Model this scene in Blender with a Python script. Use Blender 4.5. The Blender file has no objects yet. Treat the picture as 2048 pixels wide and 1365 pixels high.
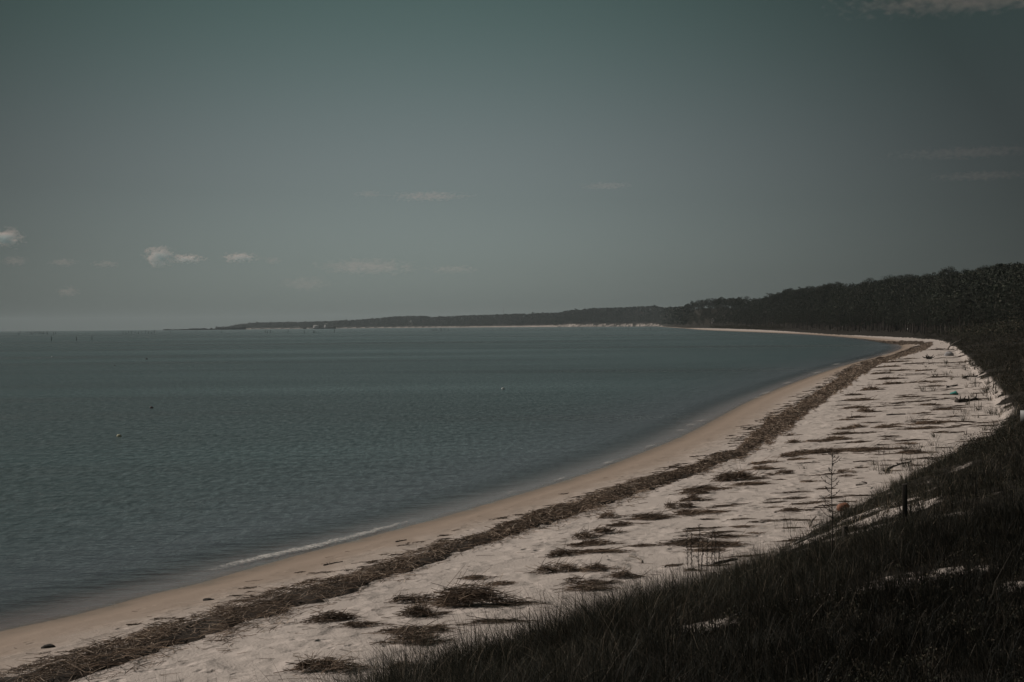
import bpy, math, random
import numpy as np

rad = math.radians
RNG = np.random.default_rng(7)
random.seed(7)
scene = bpy.context.scene
COL = scene.collection

# ------------------------------------------------------------------ camera
CAM_H = 8.0
FPX = 2048 * 50.0 / 36.0            # focal length in photo pixels
EARTH = 6371000.0
PITCH = 32.7 / FPX                  # looking slightly down
ROLL = -0.0085
_f = np.array([0, math.cos(PITCH), -math.sin(PITCH)])
_r0 = np.array([1.0, 0, 0]); _u0 = np.array([0, math.sin(PITCH), math.cos(PITCH)])
_r = _r0 * math.cos(ROLL) + _u0 * math.sin(ROLL)
_u = -_r0 * math.sin(ROLL) + _u0 * math.cos(ROLL)
from mathutils import Matrix, Vector
cd = bpy.data.cameras.new('camera'); cam = bpy.data.objects.new('camera', cd); COL.objects.link(cam)
cd.lens = 50; cd.sensor_width = 36; cd.sensor_fit = 'HORIZONTAL'
cd.clip_start = 0.1; cd.clip_end = 90000
M = Matrix.Identity(4)
for i in range(3):
    M[i][0] = _r[i]; M[i][1] = _u[i]; M[i][2] = -_f[i]
M[2][3] = CAM_H
cam.matrix_world = M
scene.camera = cam

# ------------------------------------------------------------------ light
SUN_AZ_LEFT = 72.0     # degrees left of the view direction
SUN_EL = 40.0
sd = bpy.data.lights.new('sun', 'SUN'); sun = bpy.data.objects.new('sun', sd); COL.objects.link(sun)
sd.energy = 3.0; sd.angle = rad(0.5); sd.color = (1.0, 0.93, 0.86)
_sdir = Vector((-math.sin(rad(SUN_AZ_LEFT)) * math.cos(rad(SUN_EL)), math.cos(rad(SUN_AZ_LEFT)) * math.cos(rad(SUN_EL)), math.sin(rad(SUN_EL))))
sun.rotation_euler = (-_sdir).to_track_quat('-Z', 'Y').to_euler()

world = bpy.data.worlds.new('World'); scene.world = world
world.use_nodes = True
wt = world.node_tree; wt.nodes.clear()
def wn(t, **k):
    n = wt.nodes.new(t)
    for a, b in k.items(): setattr(n, a, b)
    return n
wl = wt.links.new
w_out = wn('ShaderNodeOutputWorld'); w_bg = wn('ShaderNodeBackground'); w_bg.inputs['Strength'].default_value = 0.07
sky = wn('ShaderNodeTexSky'); sky.sky_type = 'NISHITA'; sky.sun_disc = False
sky.sun_elevation = rad(SUN_EL); sky.sun_rotation = rad(-SUN_AZ_LEFT)
sky.air_density = 1.0; sky.dust_density = 2.0; sky.ozone_density = 1.0
# the hazy grey-green tone of this sky: part of the saturation taken out, then a pale band low over
# the bay that thins out upwards and away from the bay
hs = wn('ShaderNodeHueSaturation'); hs.inputs['Saturation'].default_value = 0.22
wl(sky.outputs[0], hs.inputs['Color'])
tc = wn('ShaderNodeTexCoord'); sep = wn('ShaderNodeSeparateXYZ'); wl(tc.outputs['Generated'], sep.inputs[0])
def wmath(op, a, b=None, c=None):
    n = wn('ShaderNodeMath', operation=op)
    for i, v in enumerate((a, b, c)):
        if v is None: continue
        if isinstance(v, (int, float)): n.inputs[i].default_value = v
        else: wl(v, n.inputs[i])
    return n.outputs[0]
ex = wmath('ADD', sep.outputs['X'], 0.04)
fall = wmath('ADD', wmath('MULTIPLY', sep.outputs['Z'], 4.6), wmath('MULTIPLY', wmath('MULTIPLY', ex, ex), 8.5))
glow = wmath('MAXIMUM', wmath('MULTIPLY', wmath('EXPONENT', wmath('MULTIPLY', fall, -1.0)), 0.94), 0.165)
zf = wn('ShaderNodeMapRange'); zf.interpolation_type = 'SMOOTHSTEP'; wl(sep.outputs['Z'], zf.inputs[0]); zf.inputs[1].default_value = 0.10; zf.inputs[2].default_value = 0.25
tint = wn('ShaderNodeMix', data_type='RGBA'); wl(zf.outputs[0], tint.inputs['Factor'])
tint.inputs[6].default_value = (0.855, 1.0, 0.985, 1); tint.inputs[7].default_value = (0.67, 1.03, 0.93, 1)
mul = wn('ShaderNodeMix', data_type='RGBA', blend_type='MULTIPLY'); mul.inputs['Factor'].default_value = 1
wl(hs.outputs[0], mul.inputs[6]); wl(tint.outputs[2], mul.inputs[7])
mul2 = wn('ShaderNodeVectorMath', operation='SCALE'); wl(mul.outputs[2], mul2.inputs[0]); wl(glow, mul2.inputs['Scale'])
wl(mul2.outputs[0], w_bg.inputs['Color']); wl(w_bg.outputs[0], w_out.inputs[0])

scene.view_settings.view_transform = 'Standard'
scene.view_settings.look = 'None'
scene.view_settings.exposure = 0.0
scene.view_settings.gamma = 1.0
scene.render.engine = 'CYCLES'
cy = scene.cycles
cy.use_denoising = True
cy.max_bounces = 6; cy.diffuse_bounces = 2; cy.glossy_bounces = 2; cy.transparent_max_bounces = 12
cy.volume_bounces = 3

# ------------------------------------------------------------------ rays and pixel helpers
def ray(px, py):
    """unit-horizontal ray of a photo pixel: (dx, dy, slope)"""
    px = np.asarray(px, float); py = np.asarray(py, float)
    a = (px - 1024) / FPX; b = -(py - 682.5) / FPX
    d = _f[None] + a.reshape(-1, 1) * _r[None] + b.reshape(-1, 1) * _u[None]
    h = np.hypot(d[:, 0], d[:, 1])
    return d[:, 0] / h, d[:, 1] / h, d[:, 2] / h
def drop(r): return r * r / (2 * EARTH)
def on_level(px, py, z=0.0, rmax=9000):
    """where a pixel's ray meets the level z (with the earth's curve)"""
    dx, dy, s = ray(px, py)
    r = np.full(dx.shape, 50.0)
    rs = np.geomspace(3, rmax, 4000)
    out = []
    for i in range(len(dx)):
        f = CAM_H + s[i] * rs - (z - drop(rs))
        k = np.argmax(f <= 0)
        rr = rs[k] if f[k] <= 0 else rmax
        out.append((dx[i] * rr, dy[i] * rr))
    return np.array(out)
def az_of_px(px):
    dx, dy, s = ray(px, np.full(np.shape(px), 655.0)); return np.arctan2(dx, dy)
def px_of(x, y): return 1024 + FPX * np.asarray(x) / np.maximum(np.asarray(y), 1e-3)

# ------------------------------------------------------------------ noise
def _hash(ix, iy, seed):
    n = (ix * 374761393 + iy * 668265263 + seed * 974711) & 0x7fffffff
    n = ((n ^ (n >> 13)) * 1274126177) & 0x7fffffff
    return ((n ^ (n >> 16)) & 0xffff) / 65535.0
def vnoise(x, y, seed=0):
    x = np.asarray(x, float); y = np.asarray(y, float)
    ix = np.floor(x).astype(np.int64); iy = np.floor(y).astype(np.int64)
    fx = x - ix; fy = y - iy
    fx = fx * fx * (3 - 2 * fx); fy = fy * fy * (3 - 2 * fy)
    a = _hash(ix, iy, seed); b = _hash(ix + 1, iy, seed); c = _hash(ix, iy + 1, seed); d = _hash(ix + 1, iy + 1, seed)
    return (a * (1 - fx) + b * fx) * (1 - fy) + (c * (1 - fx) + d * fx) * fy
def fbm(x, y, seed=0, o=4):
    t = 0; a = 0.5; s = 0
    for i in range(o):
        t = t + a * vnoise(np.asarray(x) * 2 ** i, np.asarray(y) * 2 ** i, seed + i); s += a; a *= 0.5
    return t / s
def sstep(a, b, x):
    t = np.clip((np.asarray(x, float) - a) / (b - a), 0, 1); return t * t * (3 - 2 * t)

# ------------------------------------------------------------------ plan of the coast
near_px = [(-900, 1560), (-500, 1410), (-200, 1322), (0, 1262), (100, 1243), (200, 1218), (300, 1190), (400, 1168), (500, 1138), (600, 1110), (700, 1085),
           (800, 1058), (900, 1031), (1000, 1001), (1100, 972), (1200, 939), (1300, 900), (1360, 876), (1420, 845), (1480, 812), (1520, 793),
           (1580, 769), (1640, 747), (1700, 728), (1760, 713), (1795, 702), (1806, 695), (1795, 688.5), (1760, 681.5), (1700, 675.5), (1650, 671.5), (1600, 668.5),
           (1550, 666.3), (1500, 664.3), (1450, 662.4), (1400, 660.2)]
nl = on_level([p[0] for p in near_px], [p[1] for p in near_px])
far_polar = [(1375, 2250), (1350, 2800), (1330, 3500), (1318, 4600), (1250, 4900), (1110, 5100), (1000, 5900), (900, 6600), (800, 7000), (700, 7300), (600, 7600), (500, 7900), (440, 8050), (425, 8200)]
def polar_pts(lst):
    a = az_of_px([p[0] for p in lst]); r = np.array([p[1] for p in lst], float)
    return np.stack([np.sin(a) * r, np.cos(a) * r], 1)
fl = polar_pts(far_polar)
SHORE = np.concatenate([nl, fl])
back = polar_pts([(440, 8600), (700, 9600), (1400, 12000), (2600, 12000)])
LAND = np.concatenate([SHORE, back, np.array([[9000, -2000], [-400, -2000]])])

foot_px = [(500, 1540), (640, 1440), (800, 1382), (960, 1350), (1100, 1302), (1250, 1242), (1400, 1182), (1520, 1112), (1640, 1044), (1700, 1008), (1790, 966),
           (1870, 919), (1950, 884), (2000, 855), (1992, 815), (1965, 772), (1935, 735), (1912, 706), (1900, 693)]
fd = on_level([p[0] for p in foot_px], [p[1] for p in foot_px], 1.4)
# beyond the bend the scrub starts a beach's width behind the shore
far_foot = polar_pts([(1893, 470), (1870, 535), (1800, 640), (1700, 790), (1600, 1040), (1500, 1420), (1400, 2000), (1372, 2350), (1350, 2900), (1330, 3600), (1322, 4660),
                      (1250, 4935), (1110, 5135), (1000, 5945), (900, 6650), (700, 7350), (500, 7950), (455, 8120)])
FOOT = np.concatenate([fd, far_foot])
DUNE = np.concatenate([FOOT, polar_pts([(480, 8500), (700, 9400), (1400, 11900), (2600, 11900)]), np.array([[9000, -2000], [-60, -2000], [-60, 0]])])

def poly_dist(x, y, P):
    """distance to an open polyline"""
    x = np.asarray(x, float).ravel(); y = np.asarray(y, float).ravel()
    best = np.full(x.shape, 1e18)
    for i in range(len(P) - 1):
        ax, ay = P[i]; bx, by = P[i + 1]
        vx, vy = bx - ax, by - ay
        L = vx * vx + vy * vy
        t = np.clip(((x - ax) * vx + (y - ay) * vy) / L, 0, 1)
        d = (x - ax - t * vx) ** 2 + (y - ay - t * vy) ** 2
        np.minimum(best, d, out=best)
    return np.sqrt(best)
def inside(x, y, P):
    x = np.asarray(x, float).ravel(); y = np.asarray(y, float).ravel()
    c = np.zeros(x.shape, bool); n = len(P); j = n - 1
    for i in range(n):
        xi, yi = P[i]; xj, yj = P[j]
        if yi != yj:
            m = ((yi > y) != (yj > y)) & (x < (xj - xi) * (y - yi) / (yj - yi) + xi)
            c ^= m
        j = i
    return c
def smooth_poly(P, n=3):
    for _ in range(n):
        Q = [P[0]]
        for i in range(len(P) - 1):
            Q.append(P[i] * 0.75 + P[i + 1] * 0.25); Q.append(P[i] * 0.25 + P[i + 1] * 0.75)
        Q.append(P[-1]); P = np.array(Q)
    return P
_ns = len(SHORE); SH = smooth_poly(SHORE, 2); LAND = np.concatenate([SH, LAND[_ns:]])
_nf = len(FOOT); FT = smooth_poly(FOOT, 1); DUNE = np.concatenate([FT, DUNE[_nf:]])

# wooded hill: front edge, ridge distance and tree-top line along the picture
front_tab = [(430, 8200), (500, 8000), (700, 7420), (900, 6720), (1000, 6020), (1110, 5190), (1250, 4990), (1320, 4720), (1335, 3650), (1352, 2950), (1374, 2400),
             (1400, 2050), (1500, 1470), (1600, 1090), (1700, 840), (1800, 690), (1870, 590), (1893, 545), (1960, 480), (2048, 420), (2300, 330), (3000, 250)]
ridge_add = [(430, 250), (1320, 500), (1372, 330), (1500, 330), (1700, 300), (1900, 260), (2048, 240), (3000, 200)]
top_tab = [(400, 660), (430, 656), (470, 650.5), (500, 646.5), (560, 645), (620, 644.5), (700, 641), (760, 637), (790, 633.5), (840, 632.5), (870, 634.5), (920, 632.5), (1000, 629.5), (1080, 627.5),
           (1130, 625), (1180, 620.5), (1250, 618), (1330, 614.5), (1371, 612), (1376, 608), (1388, 603), (1405, 600), (1440, 597), (1500, 598), (1520, 596.5), (1545, 590), (1580, 581), (1610, 578),
           (1660, 572), (1700, 570), (1760, 567), (1800, 562), (1840, 558), (1870, 554), (1890, 548), (1930, 547), (1960, 542), (1990, 537), (2010, 535), (2048, 535), (2300, 528), (3000, 520)]
TREE_H = 13.5
_fa = az_of_px([p[0] for p in front_tab]); _fr = np.log([p[1] for p in front_tab])
_ra = az_of_px([p[0] for p in ridge_add]); _rr = np.array([p[1] for p in ridge_add], float)
_tdx, _tdy, _ts = ray([p[0] for p in top_tab], [p[1] for p in top_tab]); _ta = np.arctan2(_tdx, _tdy)
def r_front(a): return np.exp(np.interp(a, _fa, _fr))
def r_ridge(a): return r_front(a) + np.interp(a, _ra, _rr)
def z_ridge(a):
    r = r_ridge(a)
    return np.maximum(CAM_H + np.interp(a, _ta, _ts) * r + drop(r) - TREE_H, 1.0)
A_WEST = float(az_of_px([425])[0])

# bare sand showing through the dune grass: (px, py, half-width px, half-depth px)
BARE_PX = [(1735, 1040, 38, 5), (1775, 1013, 28, 4), (1655, 1190, 88, 11), (1715, 1066, 42, 4), (2025, 1170, 50, 9), (1335, 1362, 48, 5), (1560, 1160, 16, 4),
           ]
def base_height(x, y):
    shp = np.shape(x); x = np.asarray(x, float).ravel(); y = np.asarray(y, float).ravel()
    r = np.hypot(x, y); a = np.arctan2(x, y)
    dS = poly_dist(x, y, SH); dS = np.where(inside(x, y, LAND), dS, -dS)
    dD = poly_dist(x, y, FT); dD = np.where(inside(x, y, DUNE), dD, -dD)
    land = np.maximum(dS, 0)
    z = 1.55 * (1 - np.exp(-land / 10.0)) * (0.25 + 0.75 * sstep(0, 2.2, land))
    sea = np.maximum(-dS, 0)
    z = z - 0.9 * (1 - np.exp(-sea / 9.0)) * sea / (sea + 1.3) - 0.012 * sea
    # ripples and hollows of the dry sand
    z = z + sstep(4, 9, dS) * (0.10 * (fbm(x / 2.3, y / 2.3, 3) - 0.5) + 0.05 * (fbm(x / 0.7, y / 0.7, 5, 2) - 0.5)) * sstep(900, 200, r)
    # dune bank
    g = np.maximum(dD, 0)
    gg = g + 2.2 * (fbm(x / 5, y / 5, 11) - 0.5) * sstep(0, 3, g)
    bank = 4.6 * (1 - np.exp(-np.maximum(gg, 0) / 10.5)) + 1.0 * (fbm(x / 9, y / 9, 13) - 0.5) * sstep(3, 9, g)
    bank = bank * np.interp(r, [0, 90, 180, 420, 700], [1, 1, 0.95, 0.75, 0.6])
    z = z + bank
    # hummocks on the upper beach near the scrub
    z = z + 0.55 * sstep(-9, -1, dD) * sstep(80, 110, r) * sstep(600, 300, r) * (fbm(x / 6, y / 6, 17) - 0.35)
    # wooded hill
    rf = r_front(a); rr = r_ridge(a); zr = z_ridge(a)
    t = (r - rf) / (rr - rf)
    hz = sstep(0.0, 1.0, t) * np.maximum(zr - 4.5, 0) + 6 * (fbm(x / 60, y / 60, 23) - 0.5) * sstep(0.1, 0.5, t) * sstep(6000, 2500, r)
    hz = hz * sstep(2.2, 1.2, t)
    hz = hz * sstep(A_WEST, A_WEST + 0.004, a)
    z = z + np.where((t > 0) & (dS > 0), hz, 0)
    # the sand bluff far across the bay
    bl = sstep(float(az_of_px([1108])[0]), float(az_of_px([1140])[0]), a) * sstep(float(az_of_px([1330])[0]), float(az_of_px([1305])[0]), a)
    z = z + bl * sstep(4000, 4300, r) * np.where(dS > 0, 7.0 * sstep(10, 26 + 50 * fbm(a * 1500 + dS / 25, dS / 60, 31, 3), dS), 0)
    fbk = sstep(A_WEST + 0.012, A_WEST + 0.02, a) * sstep(float(az_of_px([1125])[0]), float(az_of_px([1105])[0]), a) * sstep(4500, 5200, r)
    z = z + fbk * np.where(dS > 0, 2.3 * sstep(2, 34, dS), 0)
    return (z - drop(r)).reshape(shp), dS.reshape(shp), dD.reshape(shp)
def hgt(x, y): return base_height(x, y)[0]
def at(px, py, rmin=6, rmax=9500):
    """ground point seen at a photo pixel"""
    dx, dy, s = ray([px], [py])
    rs = np.geomspace(rmin, rmax, 700)
    z = hgt(dx[0] * rs, dy[0] * rs)
    f = CAM_H + s[0] * rs - z
    k = int(np.argmax(f <= 0))
    if f[k] > 0: k = len(rs) - 1
    if k > 0 and f[k] <= 0:
        r2 = np.linspace(rs[k - 1], rs[k], 40); z2 = hgt(dx[0] * r2, dy[0] * r2)
        m = int(np.argmax(CAM_H + s[0] * r2 - z2 <= 0)); rr, zz = r2[m], z2[m]
    else: rr, zz = rs[k], z[k]
    return np.array([dx[0] * rr, dy[0] * rr, zz])
_bare = []
for (bx, by, bw, bh) in BARE_PX:
    c = at(bx, by); l = at(bx - bw, by); t_ = at(bx, by - bh)
    _bare.append((c[0], c[1], max(0.3, 0.8 * np.hypot(*(l - c)[:2])), max(0.35, min(4.0, np.hypot(*(t_ - c)[:2])))))
def bare_mask(x, y):
    m = np.zeros(np.shape(x))
    for (cx, cy_, wx, wy) in _bare:
        q = ((x - cx) / wx) ** 2 + ((y - cy_) / wy) ** 2
        m = np.maximum(m, sstep(1.25, 0.7, q + 2.2 * (fbm(np.asarray(x) / 0.9, np.asarray(y) / 0.9, 41, 3) - 0.45)))
    r_ = np.hypot(x, y)
    m = np.maximum(0.74 * m, 0.5 * sstep(0.60, 0.72, fbm(np.asarray(x) / 1.5, np.asarray(y) / 0.9, 43, 3)) * sstep(24, 30, r_) * sstep(70, 55, r_))  # partial weights leave soil in the sand: thin growth plus painted stem shade
    return m

# ------------------------------------------------------------------ mesh helpers
def np_mesh(name, V, quads=None, tris=None, mat=None, attrs=None, col=None, smooth=False):
    me = bpy.data.meshes.new(name)
    V = np.asarray(V, np.float32)
    nq = 0 if quads is None else len(quads); nt = 0 if tris is None else len(tris)
    me.vertices.add(len(V)); me.vertices.foreach_set('co', V.ravel())
    li = []
    if nq: li.append(np.asarray(quads, np.int32).ravel())
    if nt: li.append(np.asarray(tris, np.int32).ravel())
    li = np.concatenate(li)
    me.loops.add(len(li)); me.loops.foreach_set('vertex_index', li)
    me.polygons.add(nq + nt)
    st = np.concatenate([np.arange(nq) * 4, nq * 4 + np.arange(nt) * 3]).astype(np.int32)
    me.polygons.foreach_set('loop_start', st)
    if smooth: me.polygons.foreach_set('use_smooth', np.ones(nq + nt, bool))
    for k, v in (attrs or {}).items():
        at_ = me.attributes.new(k, 'FLOAT', 'POINT'); at_.data.foreach_set('value', np.asarray(v, np.float32).ravel())
    if col is not None:
        c4 = np.ones((len(V), 4), np.float32); c4[:, :3] = col
        at_ = me.attributes.new('col', 'FLOAT_COLOR', 'POINT'); at_.data.foreach_set('color', c4.ravel())
    me.update(calc_edges=True)
    if mat: me.materials.append(mat)
    return me
def link(name, me, parent=None, loc=None):
    o = bpy.data.objects.new(name, me); COL.objects.link(o)
    if parent is not None: o.parent = parent
    if loc is not None: o.location = [float(v) for v in loc]
    return o
def tag(o, label=None, cat=None, group=None, kind=None):
    if label: o['label'] = label
    if cat: o['category'] = cat
    if group: o['group'] = group
    if kind: o['kind'] = kind
    return o
def empty(name, loc): return link(name, None, None, loc)

class Buf:
    def __init__(s): s.V = []; s.Q = []; s.T = []; s.C = []; s.n = 0
    def add(s, V, Q=None, T=None, C=None):
        V = np.asarray(V, float)
        if Q is not None and len(Q): s.Q.append(np.asarray(Q) + s.n)
        if T is not None and len(T): s.T.append(np.asarray(T) + s.n)
        s.V.append(V); s.n += len(V)
        c = np.ones((len(V), 3)) * 0.2
        if C is not None: c[:] = C
        s.C.append(c)
    def mesh(s, name, mat, smooth=False):
        return np_mesh(name, np.concatenate(s.V), np.concatenate(s.Q) if s.Q else None, np.concatenate(s.T) if s.T else None, mat, col=np.concatenate(s.C), smooth=smooth)
def tube(path, radii, n=6, jitter=0.0, rng=RNG):
    P = np.asarray(path, float); R = np.asarray(radii, float); k = len(P)
    T = np.gradient(P, axis=0); T /= np.linalg.norm(T, axis=1)[:, None] + 1e-9
    ref = np.array([0, 0, 1.0]) if abs(T[0, 2]) < 0.9 else np.array([1.0, 0, 0])
    A = np.cross(T, ref); A /= np.linalg.norm(A, axis=1)[:, None] + 1e-9
    B = np.cross(T, A)
    th = np.arange(n) * 2 * math.pi / n
    rr = R[:, None] * (1 + jitter * (rng.random((k, n)) - 0.5) * 2)
    V = P[:, None, :] + rr[..., None] * (np.cos(th)[None, :, None] * A[:, None, :] + np.sin(th)[None, :, None] * B[:, None, :])
    V = V.reshape(-1, 3); Q = []
    for i in range(k - 1):
        for j in range(n):
            j2 = (j + 1) % n
            Q.append((i * n + j, i * n + j2, (i + 1) * n + j2, (i + 1) * n + j))
    V = np.concatenate([V, P[:1], P[-1:]]); T3 = []
    for j in range(n):
        j2 = (j + 1) % n
        T3.append((k * n, j2, j)); T3.append((k * n + 1, (k - 1) * n + j, (k - 1) * n + j2))
    return V, np.array(Q), np.array(T3)
def box(cx, cy_, cz, sx, sy, sz, rz=0.0):
    c = np.array([[-1, -1, -1], [1, -1, -1], [1, 1, -1], [-1, 1, -1], [-1, -1, 1], [1, -1, 1], [1, 1, 1], [-1, 1, 1]]) * 0.5 * np.array([sx, sy, sz])
    R = np.array([[math.cos(rz), -math.sin(rz), 0], [math.sin(rz), math.cos(rz), 0], [0, 0, 1]])
    return c @ R.T + np.array([cx, cy_, cz]), np.array([(0, 3, 2, 1), (4, 5, 6, 7), (0, 1, 5, 4), (1, 2, 6, 5), (2, 3, 7, 6), (3, 0, 4, 7)])

# ------------------------------------------------------------------ materials
def new_mat(name):
    m = bpy.data.materials.new(name); m.use_nodes = True; nt = m.node_tree; nt.nodes.clear()
    out = nt.nodes.new('ShaderNodeOutputMaterial')
    def N(t, **k):
        n = nt.nodes.new(t)
        for a, b in k.items(): setattr(n, a, b)
        return n
    return m, nt, N, nt.links.new, out
def mixc(N, L, fac, a, b, blend='MIX'):
    n = N('ShaderNodeMix', data_type='RGBA', blend_type=blend)
    if isinstance(fac, (int, float)): n.inputs['Factor'].default_value = fac
    else: L(fac, n.inputs['Factor'])
    for i, v in ((6, a), (7, b)):
        if isinstance(v, tuple): n.inputs[i].default_value = (*v, 1)
        else: L(v, n.inputs[i])
    return n.outputs[2]
def mapr(N, L, v, a, b, c=0.0, d=1.0, smooth=True):
    n = N('ShaderNodeMapRange'); n.interpolation_type = 'SMOOTHSTEP' if smooth else 'LINEAR'
    L(v, n.inputs[0])
    for i, q in zip((1, 2, 3, 4), (a, b, c, d)): n.inputs[i].default_value = q
    return n.outputs[0]
def noise(N, L, vec, scale, detail=4, rough=0.55):
    n = N('ShaderNodeTexNoise'); n.inputs['Scale'].default_value = scale; n.inputs['Detail'].default_value = detail; n.inputs['Roughness'].default_value = rough
    if vec is not None: L(vec, n.inputs['Vector'])
    return n.outputs[0]

def mat_sand():
    m, nt, N, L, out = new_mat('sand')
    p = N('ShaderNodeBsdfPrincipled'); L(p.outputs[0], out.inputs[0])
    geo = N('ShaderNodeNewGeometry'); pos = geo.outputs['Position']
    ds = N('ShaderNodeAttribute', attribute_name='ds').outputs['Fac']
    veg = N('ShaderNodeAttribute', attribute_name='veg').outputs['Fac']
    n1 = noise(N, L, pos, 0.9, 5); n2 = noise(N, L, pos, 14, 4); n3 = noise(N, L, pos, 60, 3)
    dry = mixc(N, L, n1, (0.43, 0.366, 0.328), (0.52, 0.446, 0.402))
    dry = mixc(N, L, mapr(N, L, n2, 0.52, 0.74, 0, 0.30), dry, (0.30, 0.245, 0.205))
    dsn = N('ShaderNodeMath', operation='MULTIPLY_ADD'); L(n1, dsn.inputs[0]); dsn.inputs[1].default_value = 2.4; L(ds, dsn.inputs[2])
    damp = mixc(N, L, n2, (0.265, 0.202, 0.160), (0.32, 0.248, 0.20))
    wetc = mixc(N, L, n3, (0.20, 0.145, 0.11), (0.26, 0.19, 0.14))
    wetc = mixc(N, L, mapr(N, L, ds, 0.1, -0.6), wetc, (0.30, 0.225, 0.20))
    c = mixc(N, L, mapr(N, L, dsn.outputs[0], 3.4, 8.0), damp, dry)
    wetf = mapr(N, L, dsn.outputs[0], 0.7, 3.6, 1, 0)
    c = mixc(N, L, wetf, c, wetc)
    # shell grit and bits of straw in the damp sand
    sp = mapr(N, L, noise(N, L, pos, 34, 2, 0.7), 0.64, 0.72)
    c = mixc(N, L, sp, c, (0.12, 0.085, 0.065))
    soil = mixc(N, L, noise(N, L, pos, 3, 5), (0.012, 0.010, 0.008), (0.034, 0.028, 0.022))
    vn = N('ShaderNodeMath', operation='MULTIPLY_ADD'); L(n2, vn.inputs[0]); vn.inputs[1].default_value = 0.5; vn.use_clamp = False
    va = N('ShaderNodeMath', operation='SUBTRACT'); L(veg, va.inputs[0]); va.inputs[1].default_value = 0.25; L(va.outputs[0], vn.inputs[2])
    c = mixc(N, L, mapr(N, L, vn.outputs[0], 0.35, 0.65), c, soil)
    L(c, p.inputs['Base Color'])
    rg = mapr(N, L, dsn.outputs[0], 0.4, 2.6, 0.16, 0.9); L(rg, p.inputs['Roughness'])
    sl = mapr(N, L, dsn.outputs[0], 0.4, 3.0, 0.5, 0.1); L(sl, p.inputs['Specular IOR Level'])
    # footprints and wind hollows
    vo = N('ShaderNodeTexVoronoi', feature='SMOOTH_F1'); vo.inputs['Scale'].default_value = 1.5; vo.inputs['Smoothness'].default_value = 0.4
    wob = N('ShaderNodeVectorMath', operation='MULTIPLY_ADD'); nz = N('ShaderNodeTexNoise'); nz.inputs['Scale'].default_value = 2.0; L(pos, nz.inputs['Vector'])
    L(nz.outputs['Color'], wob.inputs[0]); wob.inputs[1].default_value = (0.5, 0.5, 0); L(pos, wob.inputs[2]); L(wob.outputs[0], vo.inputs['Vector'])
    pit = mapr(N, L, vo.outputs['Distance'], 0.05, 0.30, 0, 1)
    pm = mapr(N, L, noise(N, L, pos, 0.45, 3), 0.42, 0.60)
    pitm = N('ShaderNodeMath', operation='MULTIPLY'); L(pit, pitm.inputs[0]); L(pm, pitm.inputs[1])
    hsum = N('ShaderNodeMath', operation='MULTIPLY_ADD'); L(n2, hsum.inputs[0]); hsum.inputs[1].default_value = 0.35; L(pitm.outputs[0], hsum.inputs[2])
    h3 = N('ShaderNodeMath', operation='MULTIPLY_ADD'); L(n3, h3.inputs[0]); h3.inputs[1].default_value = 0.06; L(hsum.outputs[0], h3.inputs[2])
    b = N('ShaderNodeBump'); b.inputs['Distance'].default_value = 0.15
    bs = mapr(N, L, dsn.outputs[0], 2.0, 7.0, 0.10, 0.85); L(bs, b.inputs['Strength'])
    L(h3.outputs[0], b.inputs['Height']); L(b.outputs[0], p.inputs['Normal'])
    return m
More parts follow.
